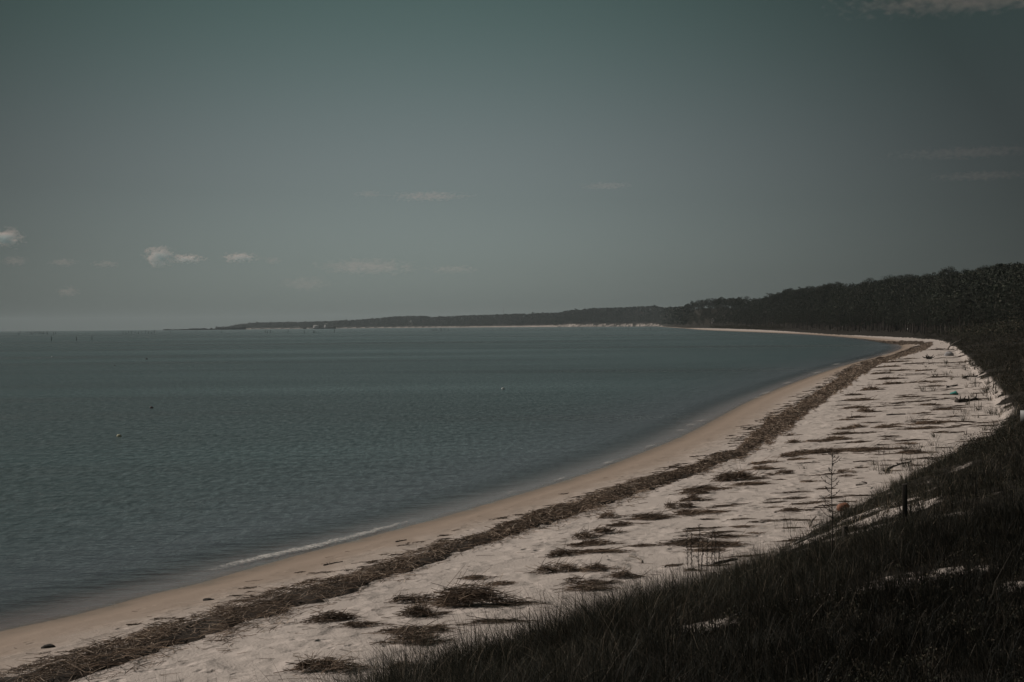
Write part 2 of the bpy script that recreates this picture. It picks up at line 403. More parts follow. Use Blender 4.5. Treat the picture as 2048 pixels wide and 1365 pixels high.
def mat_water():
    m, nt, N, L, out = new_mat('sea_water')
    geo = N('ShaderNodeNewGeometry'); pos = geo.outputs['Position']
    dep = N('ShaderNodeAttribute', attribute_name='dep').outputs['Fac']
    # chop: three sizes, longer along the wave crests
    mp = N('ShaderNodeMapping'); L(pos, mp.inputs[0]); mp.inputs['Rotation'].default_value = (0, 0, rad(-12)); mp.inputs['Scale'].default_value = (0.6, 1.0, 1)
    a1 = noise(N, L, mp.outputs[0], 1.9, 4, 0.65); a2 = noise(N, L, mp.outputs[0], 0.5, 3, 0.6); a3 = noise(N, L, mp.outputs[0], 0.05, 2, 0.5)
    h = N('ShaderNodeMath', operation='MULTIPLY_ADD'); L(a2, h.inputs[0]); h.inputs[1].default_value = 2.4; L(a1, h.inputs[2])
    h2 = N('ShaderNodeMath', operation='MULTIPLY_ADD'); L(a3, h2.inputs[0]); h2.inputs[1].default_value = 2.5; L(h.outputs[0], h2.inputs[2])
    # gusts: long patches of rougher and smoother water
    mg = N('ShaderNodeMapping'); L(pos, mg.inputs[0]); mg.inputs['Rotation'].default_value = (0, 0, rad(-4)); mg.inputs['Scale'].default_value = (0.0022, 0.012, 1)
    gust = noise(N, L, mg.outputs[0], 1.0, 5, 0.6)
    b = N('ShaderNodeBump'); b.inputs['Distance'].default_value = 0.36
    bstr = N('ShaderNodeMath', operation='MULTIPLY'); L(mapr(N, L, gust, 0.3, 0.7, 0.5, 1.0), bstr.inputs[0]); L(mapr(N, L, dep, 0.01, 0.30, 0.10, 1.0), bstr.inputs[1]); L(bstr.outputs[0], b.inputs['Strength']); L(h2.outputs[0], b.inputs['Height'])
    mc = N('ShaderNodeMapping'); L(pos, mc.inputs[0]); mc.inputs['Rotation'].default_value = (0, 0, rad(-9)); mc.inputs['Scale'].default_value = (1.0, 0.26, 1)
    CH = ch = noise(N, L, mc.outputs[0], 2.5, 5, 0.85)
    gl = N('ShaderNodeBsdfGlossy'); L(b.outputs[0], gl.inputs['Normal']); gl.inputs['Color'].default_value = (1, 1, 1, 1)
    L(mapr(N, L, gust, 0.3, 0.7, 0.10, 0.30), gl.inputs['Roughness'])
    df = N('ShaderNodeBsdfDiffuse')
    deepc = mixc(N, L, mapr(N, L, gust, 0.35, 0.7), (0.050, 0.078, 0.081), (0.031, 0.043, 0.045))
    deepc = mixc(N, L, 1.0, deepc, mixc(N, L, mapr(N, L, CH, 0.38, 0.62, 0, 1, False), (0.70,) * 3, (1.30,) * 3), 'MULTIPLY')  # light and dark of the chop's facets painted into the body colour
    shal = mixc(N, L, mapr(N, L, dep, 0.15, 1.15), (0.068, 0.078, 0.088), deepc)
    L(shal, df.inputs['Color'])
    tr = N('ShaderNodeBsdfTransparent'); tr.inputs['Color'].default_value = (0.95, 0.92, 0.93, 1)
    body = N('ShaderNodeMixShader'); L(mapr(N, L, dep, 0.0, 0.42, 0.0, 1.0), body.inputs[0]); L(tr.outputs[0], body.inputs[1]); L(df.outputs[0], body.inputs[2])
    fr = N('ShaderNodeFresnel'); fr.inputs['IOR'].default_value = 1.33; L(b.outputs[0], fr.inputs['Normal'])
    fc = N('ShaderNodeMath', operation='MINIMUM'); 
    # wind chop: facets tilted towards the eye mirror less; many sizes from catspaws down to ripples
    lim = N('ShaderNodeMath', operation='MULTIPLY'); L(mapr(N, L, dep, 0.02, 0.3, 0.36, 0.58), lim.inputs[0])
    chm = N('ShaderNodeMath', operation='MULTIPLY_ADD'); L(mapr(N, L, ch, 0.36, 0.64, -0.60, 0.60, False), chm.inputs[0]); L(mapr(N, L, dep, 0.05, 0.4), chm.inputs[1]); chm.inputs[2].default_value = 1.0; L(chm.outputs[0], lim.inputs[1])
    fc2 = N('ShaderNodeMath', operation='MULTIPLY'); L(fr.outputs[0], fc2.inputs[0]); L(chm.outputs[0], fc2.inputs[1])
    L(fc2.outputs[0], fc.inputs[0]); L(lim.outputs[0], fc.inputs[1])
    mx = N('ShaderNodeMixShader'); L(fc.outputs[0], mx.inputs[0]); L(body.outputs[0], mx.inputs[1]); L(gl.outputs[0], mx.inputs[2])
    L(mx.outputs[0], out.inputs[0])
    return m
def mat_attr(name, rough=0.8, trans=0.0, gain=1.0, spec=0.2, bumpy=0.0):
    """colour from the mesh's own per-piece colour, plus fine noise"""
    m, nt, N, L, out = new_mat(name)
    a = N('ShaderNodeAttribute', attribute_name='col')
    geo = N('ShaderNodeNewGeometry')
    n = noise(N, L, geo.outputs['Position'], 9.0, 3)
    c = mixc(N, L, 1.0, a.outputs['Color'], mixc(N, L, n, (0.75 * gain,) * 3, (1.25 * gain,) * 3), 'MULTIPLY')
    p = N('ShaderNodeBsdfPrincipled'); L(c, p.inputs['Base Color']); p.inputs['Roughness'].default_value = rough; p.inputs['Specular IOR Level'].default_value = spec
    if bumpy:
        b = N('ShaderNodeBump'); b.inputs['Strength'].default_value = bumpy; b.inputs['Distance'].default_value = 0.03
        L(noise(N, L, geo.outputs['Position'], 25, 4), b.inputs['Height']); L(b.outputs[0], p.inputs['Normal'])
    if trans:
        t = N('ShaderNodeBsdfTranslucent'); L(c, t.inputs['Color'])
        mx = N('ShaderNodeMixShader'); mx.inputs[0].default_value = trans; L(p.outputs[0], mx.inputs[1]); L(t.outputs[0], mx.inputs[2]); L(mx.outputs[0], out.inputs[0])
    else: L(p.outputs[0], out.inputs[0])
    return m
def mat_wood(name, c1, c2, rough=0.85):
    m, nt, N, L, out = new_mat(name)
    tcn = N('ShaderNodeTexCoord'); mp = N('ShaderNodeMapping'); L(tcn.outputs['Object'], mp.inputs[0]); mp.inputs['Scale'].default_value = (1, 1, 0.25)
    n = noise(N, L, mp.outputs[0], 14, 6, 0.65)
    p = N('ShaderNodeBsdfPrincipled'); L(mixc(N, L, n, c1, c2), p.inputs['Base Color']); p.inputs['Roughness'].default_value = rough; p.inputs['Specular IOR Level'].default_value = 0.15
    b = N('ShaderNodeBump'); b.inputs['Strength'].default_value = 0.6; b.inputs['Distance'].default_value = 0.02; L(n, b.inputs['Height']); L(b.outputs[0], p.inputs['Normal'])
    L(p.outputs[0], out.inputs[0]); return m
def mat_plain(name, c, rough=0.6, var=0.2, scale=6):
    m, nt, N, L, out = new_mat(name)
    geo = N('ShaderNodeTexCoord'); n = noise(N, L, geo.outputs['Object'], scale, 5, 0.6)
    p = N('ShaderNodeBsdfPrincipled'); L(mixc(N, L, n, tuple(v * (1 - var) for v in c), tuple(min(1, v * (1 + var)) for v in c)), p.inputs['Base Color'])
    p.inputs['Roughness'].default_value = rough; L(p.outputs[0], out.inputs[0]); return m
def mat_foam():
    m, nt, N, L, out = new_mat('foam')
    geo = N('ShaderNodeNewGeometry')
    e = N('ShaderNodeAttribute', attribute_name='edge').outputs['Fac']
    n = noise(N, L, geo.outputs['Position'], 7, 5, 0.7)
    s = N('ShaderNodeMath', operation='ADD'); L(n, s.inputs[0]); L(e, s.inputs[1])
    f = mapr(N, L, s.outputs[0], 0.72, 1.05)
    d = N('ShaderNodeBsdfDiffuse'); d.inputs['Color'].default_value = (0.50, 0.47, 0.44, 1)
    t = N('ShaderNodeBsdfTransparent'); mx = N('ShaderNodeMixShader'); L(f, mx.inputs[0]); L(t.outputs[0], mx.inputs[1]); L(d.outputs[0], mx.inputs[2]); L(mx.outputs[0], out.inputs[0])
    return m
M_SAND = mat_sand(); M_WATER = mat_water()
M_STRAW = mat_attr('dry_straw', 0.75, 0.0); M_GRASS = mat_attr('dune_grass', 0.7, 0.25); M_LEAF = mat_attr('pine_needles', 0.8, 0.12)
M_BARK = mat_attr('bark', 0.9, 0.0, bumpy=0.5)
M_DRIFT = mat_wood('grey_driftwood', (0.16, 0.13, 0.11), (0.30, 0.26, 0.22)); M_DARKWOOD = mat_wood('dark_wood', (0.025, 0.02, 0.017), (0.06, 0.05, 0.042))
M_FOAM = mat_foam()

# ------------------------------------------------------------------ ground
A0, A1 = rad(-34), rad(34)
def build_ground():
    az = np.concatenate([np.linspace(A0, rad(-21.5), 60)[:-1], np.linspace(rad(-21.5), rad(22), 860), np.linspace(rad(22), A1, 50)[1:]])
    rs = np.concatenate([np.linspace(0.6, 9.5, 30)[:-1], np.geomspace(9.5, 130, 420)[:-1], np.geomspace(130, 3000, 330)[:-1], np.geomspace(3000, 12500, 190)])
    Rg, Ag = np.meshgrid(rs, az, indexing='ij')
    X = np.sin(Ag) * Rg; Y = np.cos(Ag) * Rg
    Z, dS, dD = base_height(X, Y)
    veg = sstep(-0.2, 0.9, dD + 1.6 * (fbm(X / 1.7, Y / 1.7, 51) - 0.5)) * (1 - bare_mask(X, Y))
    # upper beach between the bend and the near bank: mottled sand, scrub only in patches
    hx = sstep(85, 105, Rg) * sstep(420, 360, Rg) * sstep(2.0, 0.4, dD)
    veg = veg * (1 - 0.75 * hx * (fbm(X / 3.5, Y / 3.5, 57) > 0.42))
    nr, na = Rg.shape
    bl = (Rg > 4000) & (Ag > float(az_of_px([1112])[0])) & (Ag < float(az_of_px([1318])[0])) & (dS < 42 + 10 * fbm(Ag * 700, Rg * 0, 33, 2))
    veg = np.where(bl, 0.44 + 0.5 * (fbm(Ag * 1500, Rg / 30, 35, 2) - 0.35), veg)
    veg = np.where((Rg > 5000) & (Ag < float(az_of_px([1112])[0])) & (dS < 36), 0.42 + 0.1 * fbm(Ag * 900, Rg * 0, 37), veg)
    idx = np.arange(nr * na).reshape(nr, na)
    q = np.stack([idx[:-1, :-1], idx[:-1, 1:], idx[1:, 1:], idx[1:, :-1]], -1).reshape(-1, 4)
    rf = r_front(Ag)
    zone = np.where(dD < 0.0, 0, np.where(Rg < rf - 15, 1, 2)).ravel()
    keep = (dS.ravel()[q] > -60).any(1)
    V = np.stack([X.ravel(), Y.ravel(), Z.ravel()], 1)
    fz = zone[q].min(1)
    for k, nm, lab in ((0, 'beach', None), (1, 'dune', None), (2, 'hill', None)):
        sel = q[keep & (fz == k)]
        u, inv = np.unique(sel, return_inverse=True)
        me = np_mesh(nm, V[u], inv.reshape(-1, 4), None, M_SAND, attrs={'ds': dS.ravel()[u], 'veg': veg.ravel()[u]}, smooth=True)
        tag(link(nm, me), kind='structure')
def build_water():
    az = np.linspace(A0, rad(30), 460)
    rs = np.concatenate([np.geomspace(16, 700, 300)[:-1], np.geomspace(700, 16000, 160)])
    Rg, Ag = np.meshgrid(rs, az, indexing='ij')
    X = np.sin(Ag) * Rg; Y = np.cos(Ag) * Rg
    Z, dS, dD = base_height(X, Y)
    dep = -(Z + drop(Rg))
    dep = np.where(dS < -60, 3.0, dep)
    nr, na = Rg.shape
    idx = np.arange(nr * na).reshape(nr, na)
    q = np.stack([idx[:-1, :-1], idx[:-1, 1:], idx[1:, 1:], idx[1:, :-1]], -1).reshape(-1, 4)
    keep = (dS.ravel()[q] < 0.5).any(1)
    sel = q[keep]; u, inv = np.unique(sel, return_inverse=True)
    zz = -drop(Rg)
    # low swell running on to the beach
    sw = 0.014 * np.sin(dS * 2 * math.pi / 4.2 + 4 * fbm(X / 12, Y / 12, 61)) * sstep(0.5, -3, dS) * sstep(-30, -6, dS)
    V = np.stack([X.ravel(), Y.ravel(), (zz + sw).ravel()], 1)
    me = np_mesh('water', V[u], inv.reshape(-1, 4), None, M_WATER, attrs={'dep': dep.ravel()[u]}, smooth=True)
    tag(link('water', me), kind='structure')
build_ground(); build_water()

# ------------------------------------------------------------------ straw
STRAW_COLS = np.array([(0.070, 0.050, 0.038), (0.12, 0.085, 0.063), (0.19, 0.14, 0.105), (0.30, 0.225, 0.17), (0.42, 0.335, 0.265)])
STRAW_W = np.array([0.26, 0.28, 0.24, 0.15, 0.07])
def straw_arrays(P, ang, ln, th, tilt, bend, rng, dark=1.0):
    """many dry reed stems as three-sided rods of two segments. P: centres (N,3)"""
    n = len(P)
    d = np.stack([np.cos(ang) * np.cos(tilt), np.sin(ang) * np.cos(tilt), np.sin(tilt)], 1)
    s = np.stack([-np.sin(ang), np.cos(ang), np.zeros(n)], 1)
    u = np.cross(d, s) * -1
    u = np.where(u[:, 2:3] < 0, -u, u)
    c = [P - d * ln[:, None] / 2, P + s * (bend * ln)[:, None] * 0.5 + u * (ln * 0.02)[:, None], P + d * ln[:, None] / 2]
    tw = [1.0, 0.9, 0.5]
    V = np.empty((n, 9, 3))
    for i in range(3):
        for j in range(3):
            t = j * 2 * math.pi / 3 + 0.5
            V[:, i * 3 + j] = c[i] + (s * math.cos(t) + u * math.sin(t)) * (th * tw[i])[:, None]
    q = []
    for i in range(2):
        for j in range(3):
            q.append((i * 3 + j, i * 3 + (j + 1) % 3, (i + 1) * 3 + (j + 1) % 3, (i + 1) * 3 + j))
    q = np.array(q)
    Q = (np.arange(n)[:, None, None] * 9 + q[None]).reshape(-1, 4)
    C = STRAW_COLS[rng.choice(5, n, p=STRAW_W)] * (0.75 + 0.5 * rng.random((n, 1))) * dark
    return V.reshape(-1, 3), Q, np.repeat(C, 9, 0)
def straw_mesh(name, parts, base=None):
    b = Buf()
    for V, Q, C in parts: b.add(V, Q, None, C)
    if base is not None: b.add(*base)
    return b.mesh(name, M_STRAW)

# main wrack line: (x, upper edge y, lower edge y) along the photo
BAND = [(-420, 1440, 1530), (-200, 1388, 1460), (0, 1322, 1385), (60, 1312, 1375), (100, 1304, 1362), (140, 1294, 1357), (200, 1278, 1332), (250, 1262, 1318), (300, 1248, 1304), (330, 1240, 1284), (400, 1216, 1268), (450, 1200, 1262), (475, 1196, 1243), (500, 1190, 1236), (600, 1153, 1207),
        (650, 1146, 1190), (700, 1136, 1179), (740, 1124, 1152), (800, 1104, 1143), (850, 1092, 1120), (900, 1070, 1101), (960, 1056, 1082), (1000, 1046, 1067), (1100, 1006, 1041), (1200, 978, 1006), (1300, 948, 972), (1400, 918, 941), (1440, 902, 918),
        (1480, 897, 912), (1500, 872, 895), (1540, 832, 872), (1580, 815, 850), (1620, 792, 815), (1660, 765, 792), (1700, 737, 762), (1730, 722, 745), (1760, 714, 726), (1800, 705, 713), (1830, 695, 706), (1852, 688, 697), (1862, 684.5, 691)]
BAND2 = [(1845, 683, 687.5), (1820, 681.5, 685), (1790, 680, 683), (1760, 678, 680.5), (1700, 673, 675), (1660, 670.6, 672.4), (1600, 667, 668.2)]
def band_world(B):
    U = on_level([b[0] for b in B], [b[1] for b in B], 0.9); Lo = on_level([b[0] for b in B], [b[2] for b in B], 1.1)
    return U, Lo
def resample(P, n):
    s = np.concatenate([[0], np.cumsum(np.hypot(*np.diff(P, axis=0).T))])
    return s, lambda t: np.stack([np.interp(t, s, P[:, 0]), np.interp(t, s, P[:, 1])], 1)
def build_wrack():
    rng = np.random.default_rng(21)
    parts = []; base = Buf()
    for bi, (B, dens) in enumerate(((BAND, 1.0), (BAND2, 0.6))):
        U, Lo = band_world(B); C = (U + Lo) / 2
        s, fC = resample(C, 0)
        fU = lambda t: np.stack([np.interp(t, s, U[:, 0]), np.interp(t, s, U[:, 1])], 1)
        fL = lambda t: np.stack([np.interp(t, s, Lo[:, 0]), np.interp(t, s, Lo[:, 1])], 1)
        # number of stems per metre falls with distance; far stems are drawn in thicker sheaves
        tt = np.linspace(0, s[-1], 6000); R = np.hypot(*fC(tt).T); Wd = np.hypot(*(fU(tt) - fL(tt)).T)
        den = Wd * np.clip(430 * (42 / R) ** 1.55, 4, 640) * dens
        cdf = np.cumsum(den); n = int(cdf[-1] * (tt[1] - tt[0])); cdf /= cdf[-1]
        n = min(n, 90000)
        t = np.interp(rng.random(n), cdf, tt)
        v = np.clip(rng.normal(0.5, 0.26, n), -0.12, 1.12)
        X = fU(t) * (1 - v)[:, None] + fL(t) * v[:, None]
        X += rng.normal(0, 0.06, X.shape)
        r = np.hypot(X[:, 0], X[:, 1])
        cl = fbm(X[:, 0] / 0.9, X[:, 1] / 0.9, 71, 3)
        k = ((cl > 0.30) | (rng.random(n) < 0.45)) & ((fbm(t / 2.2, t * 0 + 3, 87, 2) > 0.36) | (rng.random(n) < 0.45)); X, v, r, cl, t = X[k], v[k], r[k], cl[k], t[k]; n = len(X)
        wob = np.interp(t, tt, (0.30 + 1.35 * fbm(tt / 3.5, tt * 0, 79, 3)) * np.interp(R, [28, 45, 80, 160], [1.3, 1.05, 1, 0.75])); X = fC(t) + (X - fC(t)) * wob[:, None]
        hp = np.interp(r, [60, 150], [1, 0.5]) * (np.sin(np.clip(v, 0, 1) * math.pi) ** 0.7) * (0.08 + 0.42 * np.clip(cl - 0.25, 0, 1)) * np.clip(np.interp(t, tt, Wd) / 1.6, 0.4, 1.2)
        z = hgt(X[:, 0], X[:, 1]) + hp * (0.55 + 0.5 * rng.random(n)) + 0.015
        a0 = np.arctan2(*np.flip(fC(np.minimum(t + 0.5, s[-1])) - fC(np.maximum(t - 0.5, 0)), 1).T)
        ang = a0 + rng.normal(0, 0.9, n)
        ln = np.clip(rng.lognormal(-1.05, 0.45, n), 0.12, 1.0) * np.interp(r, [40, 120, 400], [1, 1.15, 1.7])
        th = np.interp(r, [25, 60, 150, 450], [0.0055, 0.009, 0.024, 0.06]) * (0.6 + 0.8 * rng.random(n))
        tilt = rng.normal(0.03, 0.16, n) + (rng.random(n) < 0.05) * rng.random(n) * 0.6
        parts.append(straw_arrays(np.column_stack([X, z]), ang, ln, th, tilt, rng.normal(0, 0.10, n), rng, 1.0) if bi else straw_arrays(np.column_stack([X, z]), ang, ln, th, tilt, rng.normal(0, 0.10, n), rng, (0.75 + 0.9 * fbm(X[:, 0] / 1.6, X[:, 1] / 1.6, 83, 3))[:, None] * 1.2))
        # the packed litter under the stems
        ns = 900 if bi == 0 else 160; nv = 13
        ts = np.linspace(0, s[-1], ns) if bi else np.interp(np.linspace(0, 1, ns), cdf, tt)
        vv = np.linspace(0.02, 0.98, nv)
        PU = fU(ts); PL = fL(ts)
        G = PU[:, None] * (1 - vv)[None, :, None] + PL[:, None] * vv[None, :, None]
        gx, gy = G[..., 0], G[..., 1]
        c2 = fbm(gx / 0.9, gy / 0.9, 71, 3)
        hh = 0.55 * (np.sin(vv * math.pi) ** 0.7)[None] * (0.02 + 0.38 * np.clip(c2 - 0.25, 0, 1)) * np.clip(np.hypot(*(np.moveaxis(PU - PL, 1, 0)))[:, None] / 1.6, 0.4, 1.2)
        hh = hh + 0.10 * (fbm(gx / 0.12, gy / 0.12, 73, 2) - 0.5)
        edge = np.minimum(vv, 1 - vv)[None] * 4 - 0.5 + 1.6 * (fbm(gx / 0.5, gy / 0.5, 75, 3) - 0.62)
        gz = hgt(gx, gy) + np.where(edge > 0, hh, -0.08)
        idx = np.arange(ns * nv).reshape(ns, nv)
        q = np.stack([idx[:-1, :-1], idx[:-1, 1:], idx[1:, 1:], idx[1:, :-1]], -1).reshape(-1, 4)
        cc = np.array([0.042, 0.031, 0.024]) * (0.5 + 1.0 * fbm(gx / 0.1, gy / 0.1, 77, 2).ravel()[:, None])
        base.add(np.column_stack([gx.ravel(), gy.ravel(), gz.ravel()]), q, None, cc)
    me = straw_mesh('wrack_line', parts, (np.concatenate(base.V), np.concatenate(base.Q), None, np.concatenate(base.C)))
    tag(link('wrack_line', me), kind='stuff', label='long dark band of dried reed straw washed up along the beach', cat='straw')
build_wrack()

# separate heaps and streaks of straw: (x, y, width px, shape, label).  shape: h heap, m mat, s streak
PILES = [
 (652, 1342, 108, 'h', 'bristling straw heap nearest the viewer, at the bottom of the beach'),
 (806, 1337, 62, 'h', 'small round straw heap just in front of the grass at the bottom'),
 (828, 1288, 105, 'h', 'dark straw heap at the lower end of the long trailing straw'),
 (662, 1243, 84, 'h', 'spiky straw heap standing alone next to the main wrack line'),
 (728, 1254, 84, 'm', 'thin straw trail joining the spiky heap and the heap below'),
 (826, 1266, 120, 'm', 'loose straw fan just above the dark lower heap'),
 (830, 1205, 74, 'h', 'upper of two straw tufts left of the large flat heap'),
 (834, 1233, 92, 'h', 'lower of two straw tufts left of the large flat heap'),
 (955, 1211, 165, 'h', 'largest straw heap, broad and bristling, in the middle of the open sand'),
 (990, 1247, 115, 's', 'flat straw streak beside the grass below the largest heap'),
 (953, 1158, 62, 'm', 'thin straw scrap above the largest heap'),
 (1000, 1171, 60, 'm', 'ragged straw scrap trailing to the right above the largest heap'),
 (1118, 1144, 74, 'h', 'straw tuft at the left end of the lowest row before the grass'),
 (1196, 1141, 66, 'h', 'straw tuft with a tail in the lowest row before the grass'),
 (1150, 1160, 40, 'm', 'small straw scrap between the two tufts of the lowest row'),
 (1180, 1169, 80, 'm', 'dark straw strip under the lowest row of tufts'),
 (1163, 1181, 90, 'm', 'pale flat straw mat touching the grass tips'),
 (1250, 1156, 62, 'h', 'black compact straw clump left of the grass slope'),
 (1122, 1113, 58, 'h', 'straw tuft at the left end of a long dark bar'),
 (1193, 1106, 108, 's', 'long dark straw bar with a tuft at its left end'),
 (1186, 1091, 84, 'm', 'straw mat right above the long dark bar'),
 (1168, 1076, 58, 'h', 'light brown straw tuft leaning left above the long bar'),
 (1213, 1067, 55, 'h', 'little straw tuft standing alone above the leaning one'),
 (1226, 1036, 46, 'h', 'bushy straw tuft at the left end of the forked mat'),
 (1284, 1039, 92, 'm', 'long dark arm of the forked straw mat'),
 (1252, 1052, 60, 'm', 'short curved arm of the forked straw mat'),
 (1357, 1016, 52, 'h', 'black straw clump at the head of a pale trail'),
 (1392, 1029, 80, 'm', 'pale straw trail running from the black clump'),
 (1388, 1002, 52, 'h', 'dense straw heap in the middle of a stack of three'),
 (1384, 989, 60, 'm', 'thin straw layer over the dense heap'),
 (1412, 981, 78, 'm', 'topmost dark straw layer of the stack of three'),
 (1478, 961, 78, 'h', 'broad dark straw mound with a pale fringe'),
 (1490, 971, 80, 's', 'pale straw fringe lying under the broad mound'),
 (1525, 940, 60, 'm', 'dark straight straw bar beside two small lumps'),
 (1538, 952, 24, 'h', 'tiny straw lump, left of two under the straight bar'),
 (1568, 949, 36, 'h', 'pointed straw lump, right of two under the straight bar'),
 (1530, 927, 50, 'm', 'straw tuft with one long upright stem'),
 (1576, 914, 42, 'h', 'tall pale straw tuft left of the tall weed'),
 (1588, 920, 56, 's', 'thin dark straw strip under the pale tuft'),
 (1636, 907, 82, 'm', 'thick straw bar just left of the tip of the tall weed'),
 (1725, 901, 116, 's', 'long straw streak just right of the tip of the tall weed'),
 (1692, 946, 32, 'h', 'upper of two straw lumps right of the tall weed'),
 (1690, 953, 30, 'm', 'lower of two straw lumps right of the tall weed'),
 (1715, 937, 34, 's', None), (1627, 964, 44, 's', None), (1648, 979, 34, 's', None), (1664, 997, 44, 's', None),
 (1633, 1006, 40, 's', None), (1586, 999, 48, 's', None), (1589, 1023, 58, 'm', 'straw patch halfway between tall weed and upright stalks'), (1571, 1041, 28, 's', None), (1484, 1056, 42, 's', None), (1432, 1057, 34, 's', None),
 (1375, 1089, 92, 'm', 'wide straw mat behind the upright dry stalks'), (1440, 1094, 84, 'm', 'dark straw mat at the right of the upright dry stalks'),
 (1278, 1093, 52, 's', 'thin straw streak left of the upright dry stalks'), (1466, 1075, 76, 's', 'straw streak slanting above the mats behind the stalks'), (1512, 1068, 30, 'm', None),
 (1404, 1104, 84, 's', 'lowest straw streak behind the upright dry stalks'), (1386, 1142, 44, 's', None), (1346, 1133, 38, 's', None),
 (1590, 886, 30, 'h', 'small lone straw heap next to the main wrack line'), (1644, 884, 48, 'm', None), (1676, 880, 38, 'h', None), (1725, 885, 34, 'm', None), (1766, 856, 50, 'm', None),
 (1688, 859, 38, 'm', None), (1713, 856, 32, 'h', None), (1690, 869, 46, 'm', None), (1736, 867, 38, 's', None), (1813, 889, 34, 'm', None), (1836, 859, 62, 's', None), (1851, 848, 52, 'm', None),
 (1827, 907, 58, 'm', None), (1693, 841, 30, 'm', None), (1719, 836, 38, 'm', None), (1710, 817, 42, 'm', None), (1728, 824, 32, 'h', None), (1725, 801, 42, 'm', None), (1704, 791, 30, 'm', None), (1742, 781, 34, 'h', None),
 (1783, 769, 44, 'm', None), (1780, 759, 46, 'm', None), (1842, 828, 36, 's', None), (1857, 811, 36, 'm', None), (1845, 765, 52, 's', None), (1862, 774, 36, 's', None), (1789, 850, 32, 's', None), (1760, 814, 26, 's', None),
 (1790, 725, 40, 'm', None), (1775, 735, 36, 'm', None), (1800, 742, 44, 's', None), (1765, 748, 30, 'm', None), (1830, 728, 36, 's', None), (1815, 719, 30, 's', None), (1850, 742, 34, 's', None), (1822, 795, 40, 's', None),
 (1868, 700, 30, 's', None), (1880, 755, 34, 's', None), (1890, 820, 44, 's', None), (1900, 845, 50, 's', None), (1880, 866, 44, 's', None), (1775, 880, 26, 's', None),
]
SMALL_LABELS = {'s': ('short thin straw streak lying flat on the upper beach', 'thin straw streaks on the upper beach'),
                'm': ('flat ragged straw mat lying on the upper beach', 'ragged straw mats on the upper beach'),
                'h': ('small straw tuft heaped on the upper beach', 'small straw tufts on the upper beach')}
def build_piles():
    for i, (px, py, w, sh, lab) in enumerate(PILES):
        rng = np.random.default_rng(100 + i)
        c = at(px, py); r = math.hypot(c[0], c[1])
        W = w * r / FPX * 0.5                                            # half width in metres
        D = W * {'h': 0.62, 'm': 0.55, 's': 0.30}[sh]
        D = max(0.12, min(D, 2.5 if r > 80 else 1.2))
        H = {'h': 0.42, 'm': 0.20, 's': 0.09}[sh] * min(W, 1.0) * (1.0 if r < 70 else 0.8)
        n = int(np.clip({'h': 430, 'm': 260, 's': 200}[sh] * (W * D * 4) * (38 / r) ** 0.6, 50, 800))
        # a few overlapping sheaves
        k = 5 if sh != 's' else 6
        cen = np.column_stack([rng.uniform(-0.75, 0.75, k) * W, rng.uniform(-0.6, 0.6, k) * D]); cen[0] = 0
        which = rng.integers(0, k, n)
        sx = W * rng.uniform(0.14, 0.42, k)[which]; sy = D * rng.uniform(0.10, 0.42, k)[which]; oa = rng.normal(0, 0.3, k)[which]
        ox = np.clip(cen[which, 0] + rng.normal(0, 1, n) * sx, -W, W); oy = cen[which, 1] + rng.normal(0, 1, n) * sy + np.sin(oa) * (ox - cen[which, 0])
        q = (ox / W) ** 2 + (oy / max(D, .01)) ** 2
        lumps = np.array([1.0] + [0.55 + 0.4 * rng.random() for _ in range(k - 1)])[which]
        zz = H * np.exp(-1.3 * (((ox - cen[which, 0]) / (0.55 * W)) ** 2 + ((oy - cen[which, 1]) / (0.7 * D)) ** 2)) * lumps * (0.25 + 0.85 * rng.random(n))
        wi = rng.random(n) < 0.09; ox = np.where(wi, W * rng.uniform(0.5, 1.45, n) * np.where(rng.random(n) < 0.75, 1, -1), ox); oy = np.where(wi, rng.normal(0, 0.16, n) * D - 0.15 * D * (i % 3 - 1) * ox / W, oy); zz = np.where(wi, 0.01, zz)
        X = c[0] + ox; Y = c[1] + oy
        Z = hgt(X, Y) + zz + 0.012
        main = rng.normal(-0.12, 0.15)
        spread = {'h': 1.0, 'm': 0.7, 's': 0.32}[sh]
        ang = main + rng.normal(0, 1, n) * np.where(wi, 0.22, spread)
        ln = np.clip(rng.lognormal(-0.95, 0.4, n), 0.12, 0.95) * np.clip(W * 1.6, 0.35, 1.6)
        th = np.interp(r, [25, 60, 150, 400], [0.0060, 0.0085, 0.018, 0.05]) * (0.6 + 0.8 * rng.random(n))
        tilt = np.clip(rng.normal(0.02, 0.18 if sh == 'h' else 0.10, n), -0.3, 0.7) + (rng.random(n) < (0.10 if sh == 'h' else 0.03)) * rng.uniform(0.2, 0.9, n)
        P = np.column_stack([X, Y, Z + np.maximum(0, np.abs(np.sin(tilt)) * ln * 0.30)]) - c
        V, Q, C = straw_arrays(P, ang, ln, th, tilt, rng.normal(0, 0.08, n), rng, (0.85 + 0.45 * rng.random()) * float(np.interp(r, [40, 70], [1.0, 1.3])))
        me = straw_mesh('straw_pile', [(V, Q, C)])
        o = link('straw_pile', me, None, c)
        l, g = (lab, 'heaps of dried straw on the open sand') if lab else SMALL_LABELS[sh]
        tag(o, l, 'straw heap', g)
build_piles()
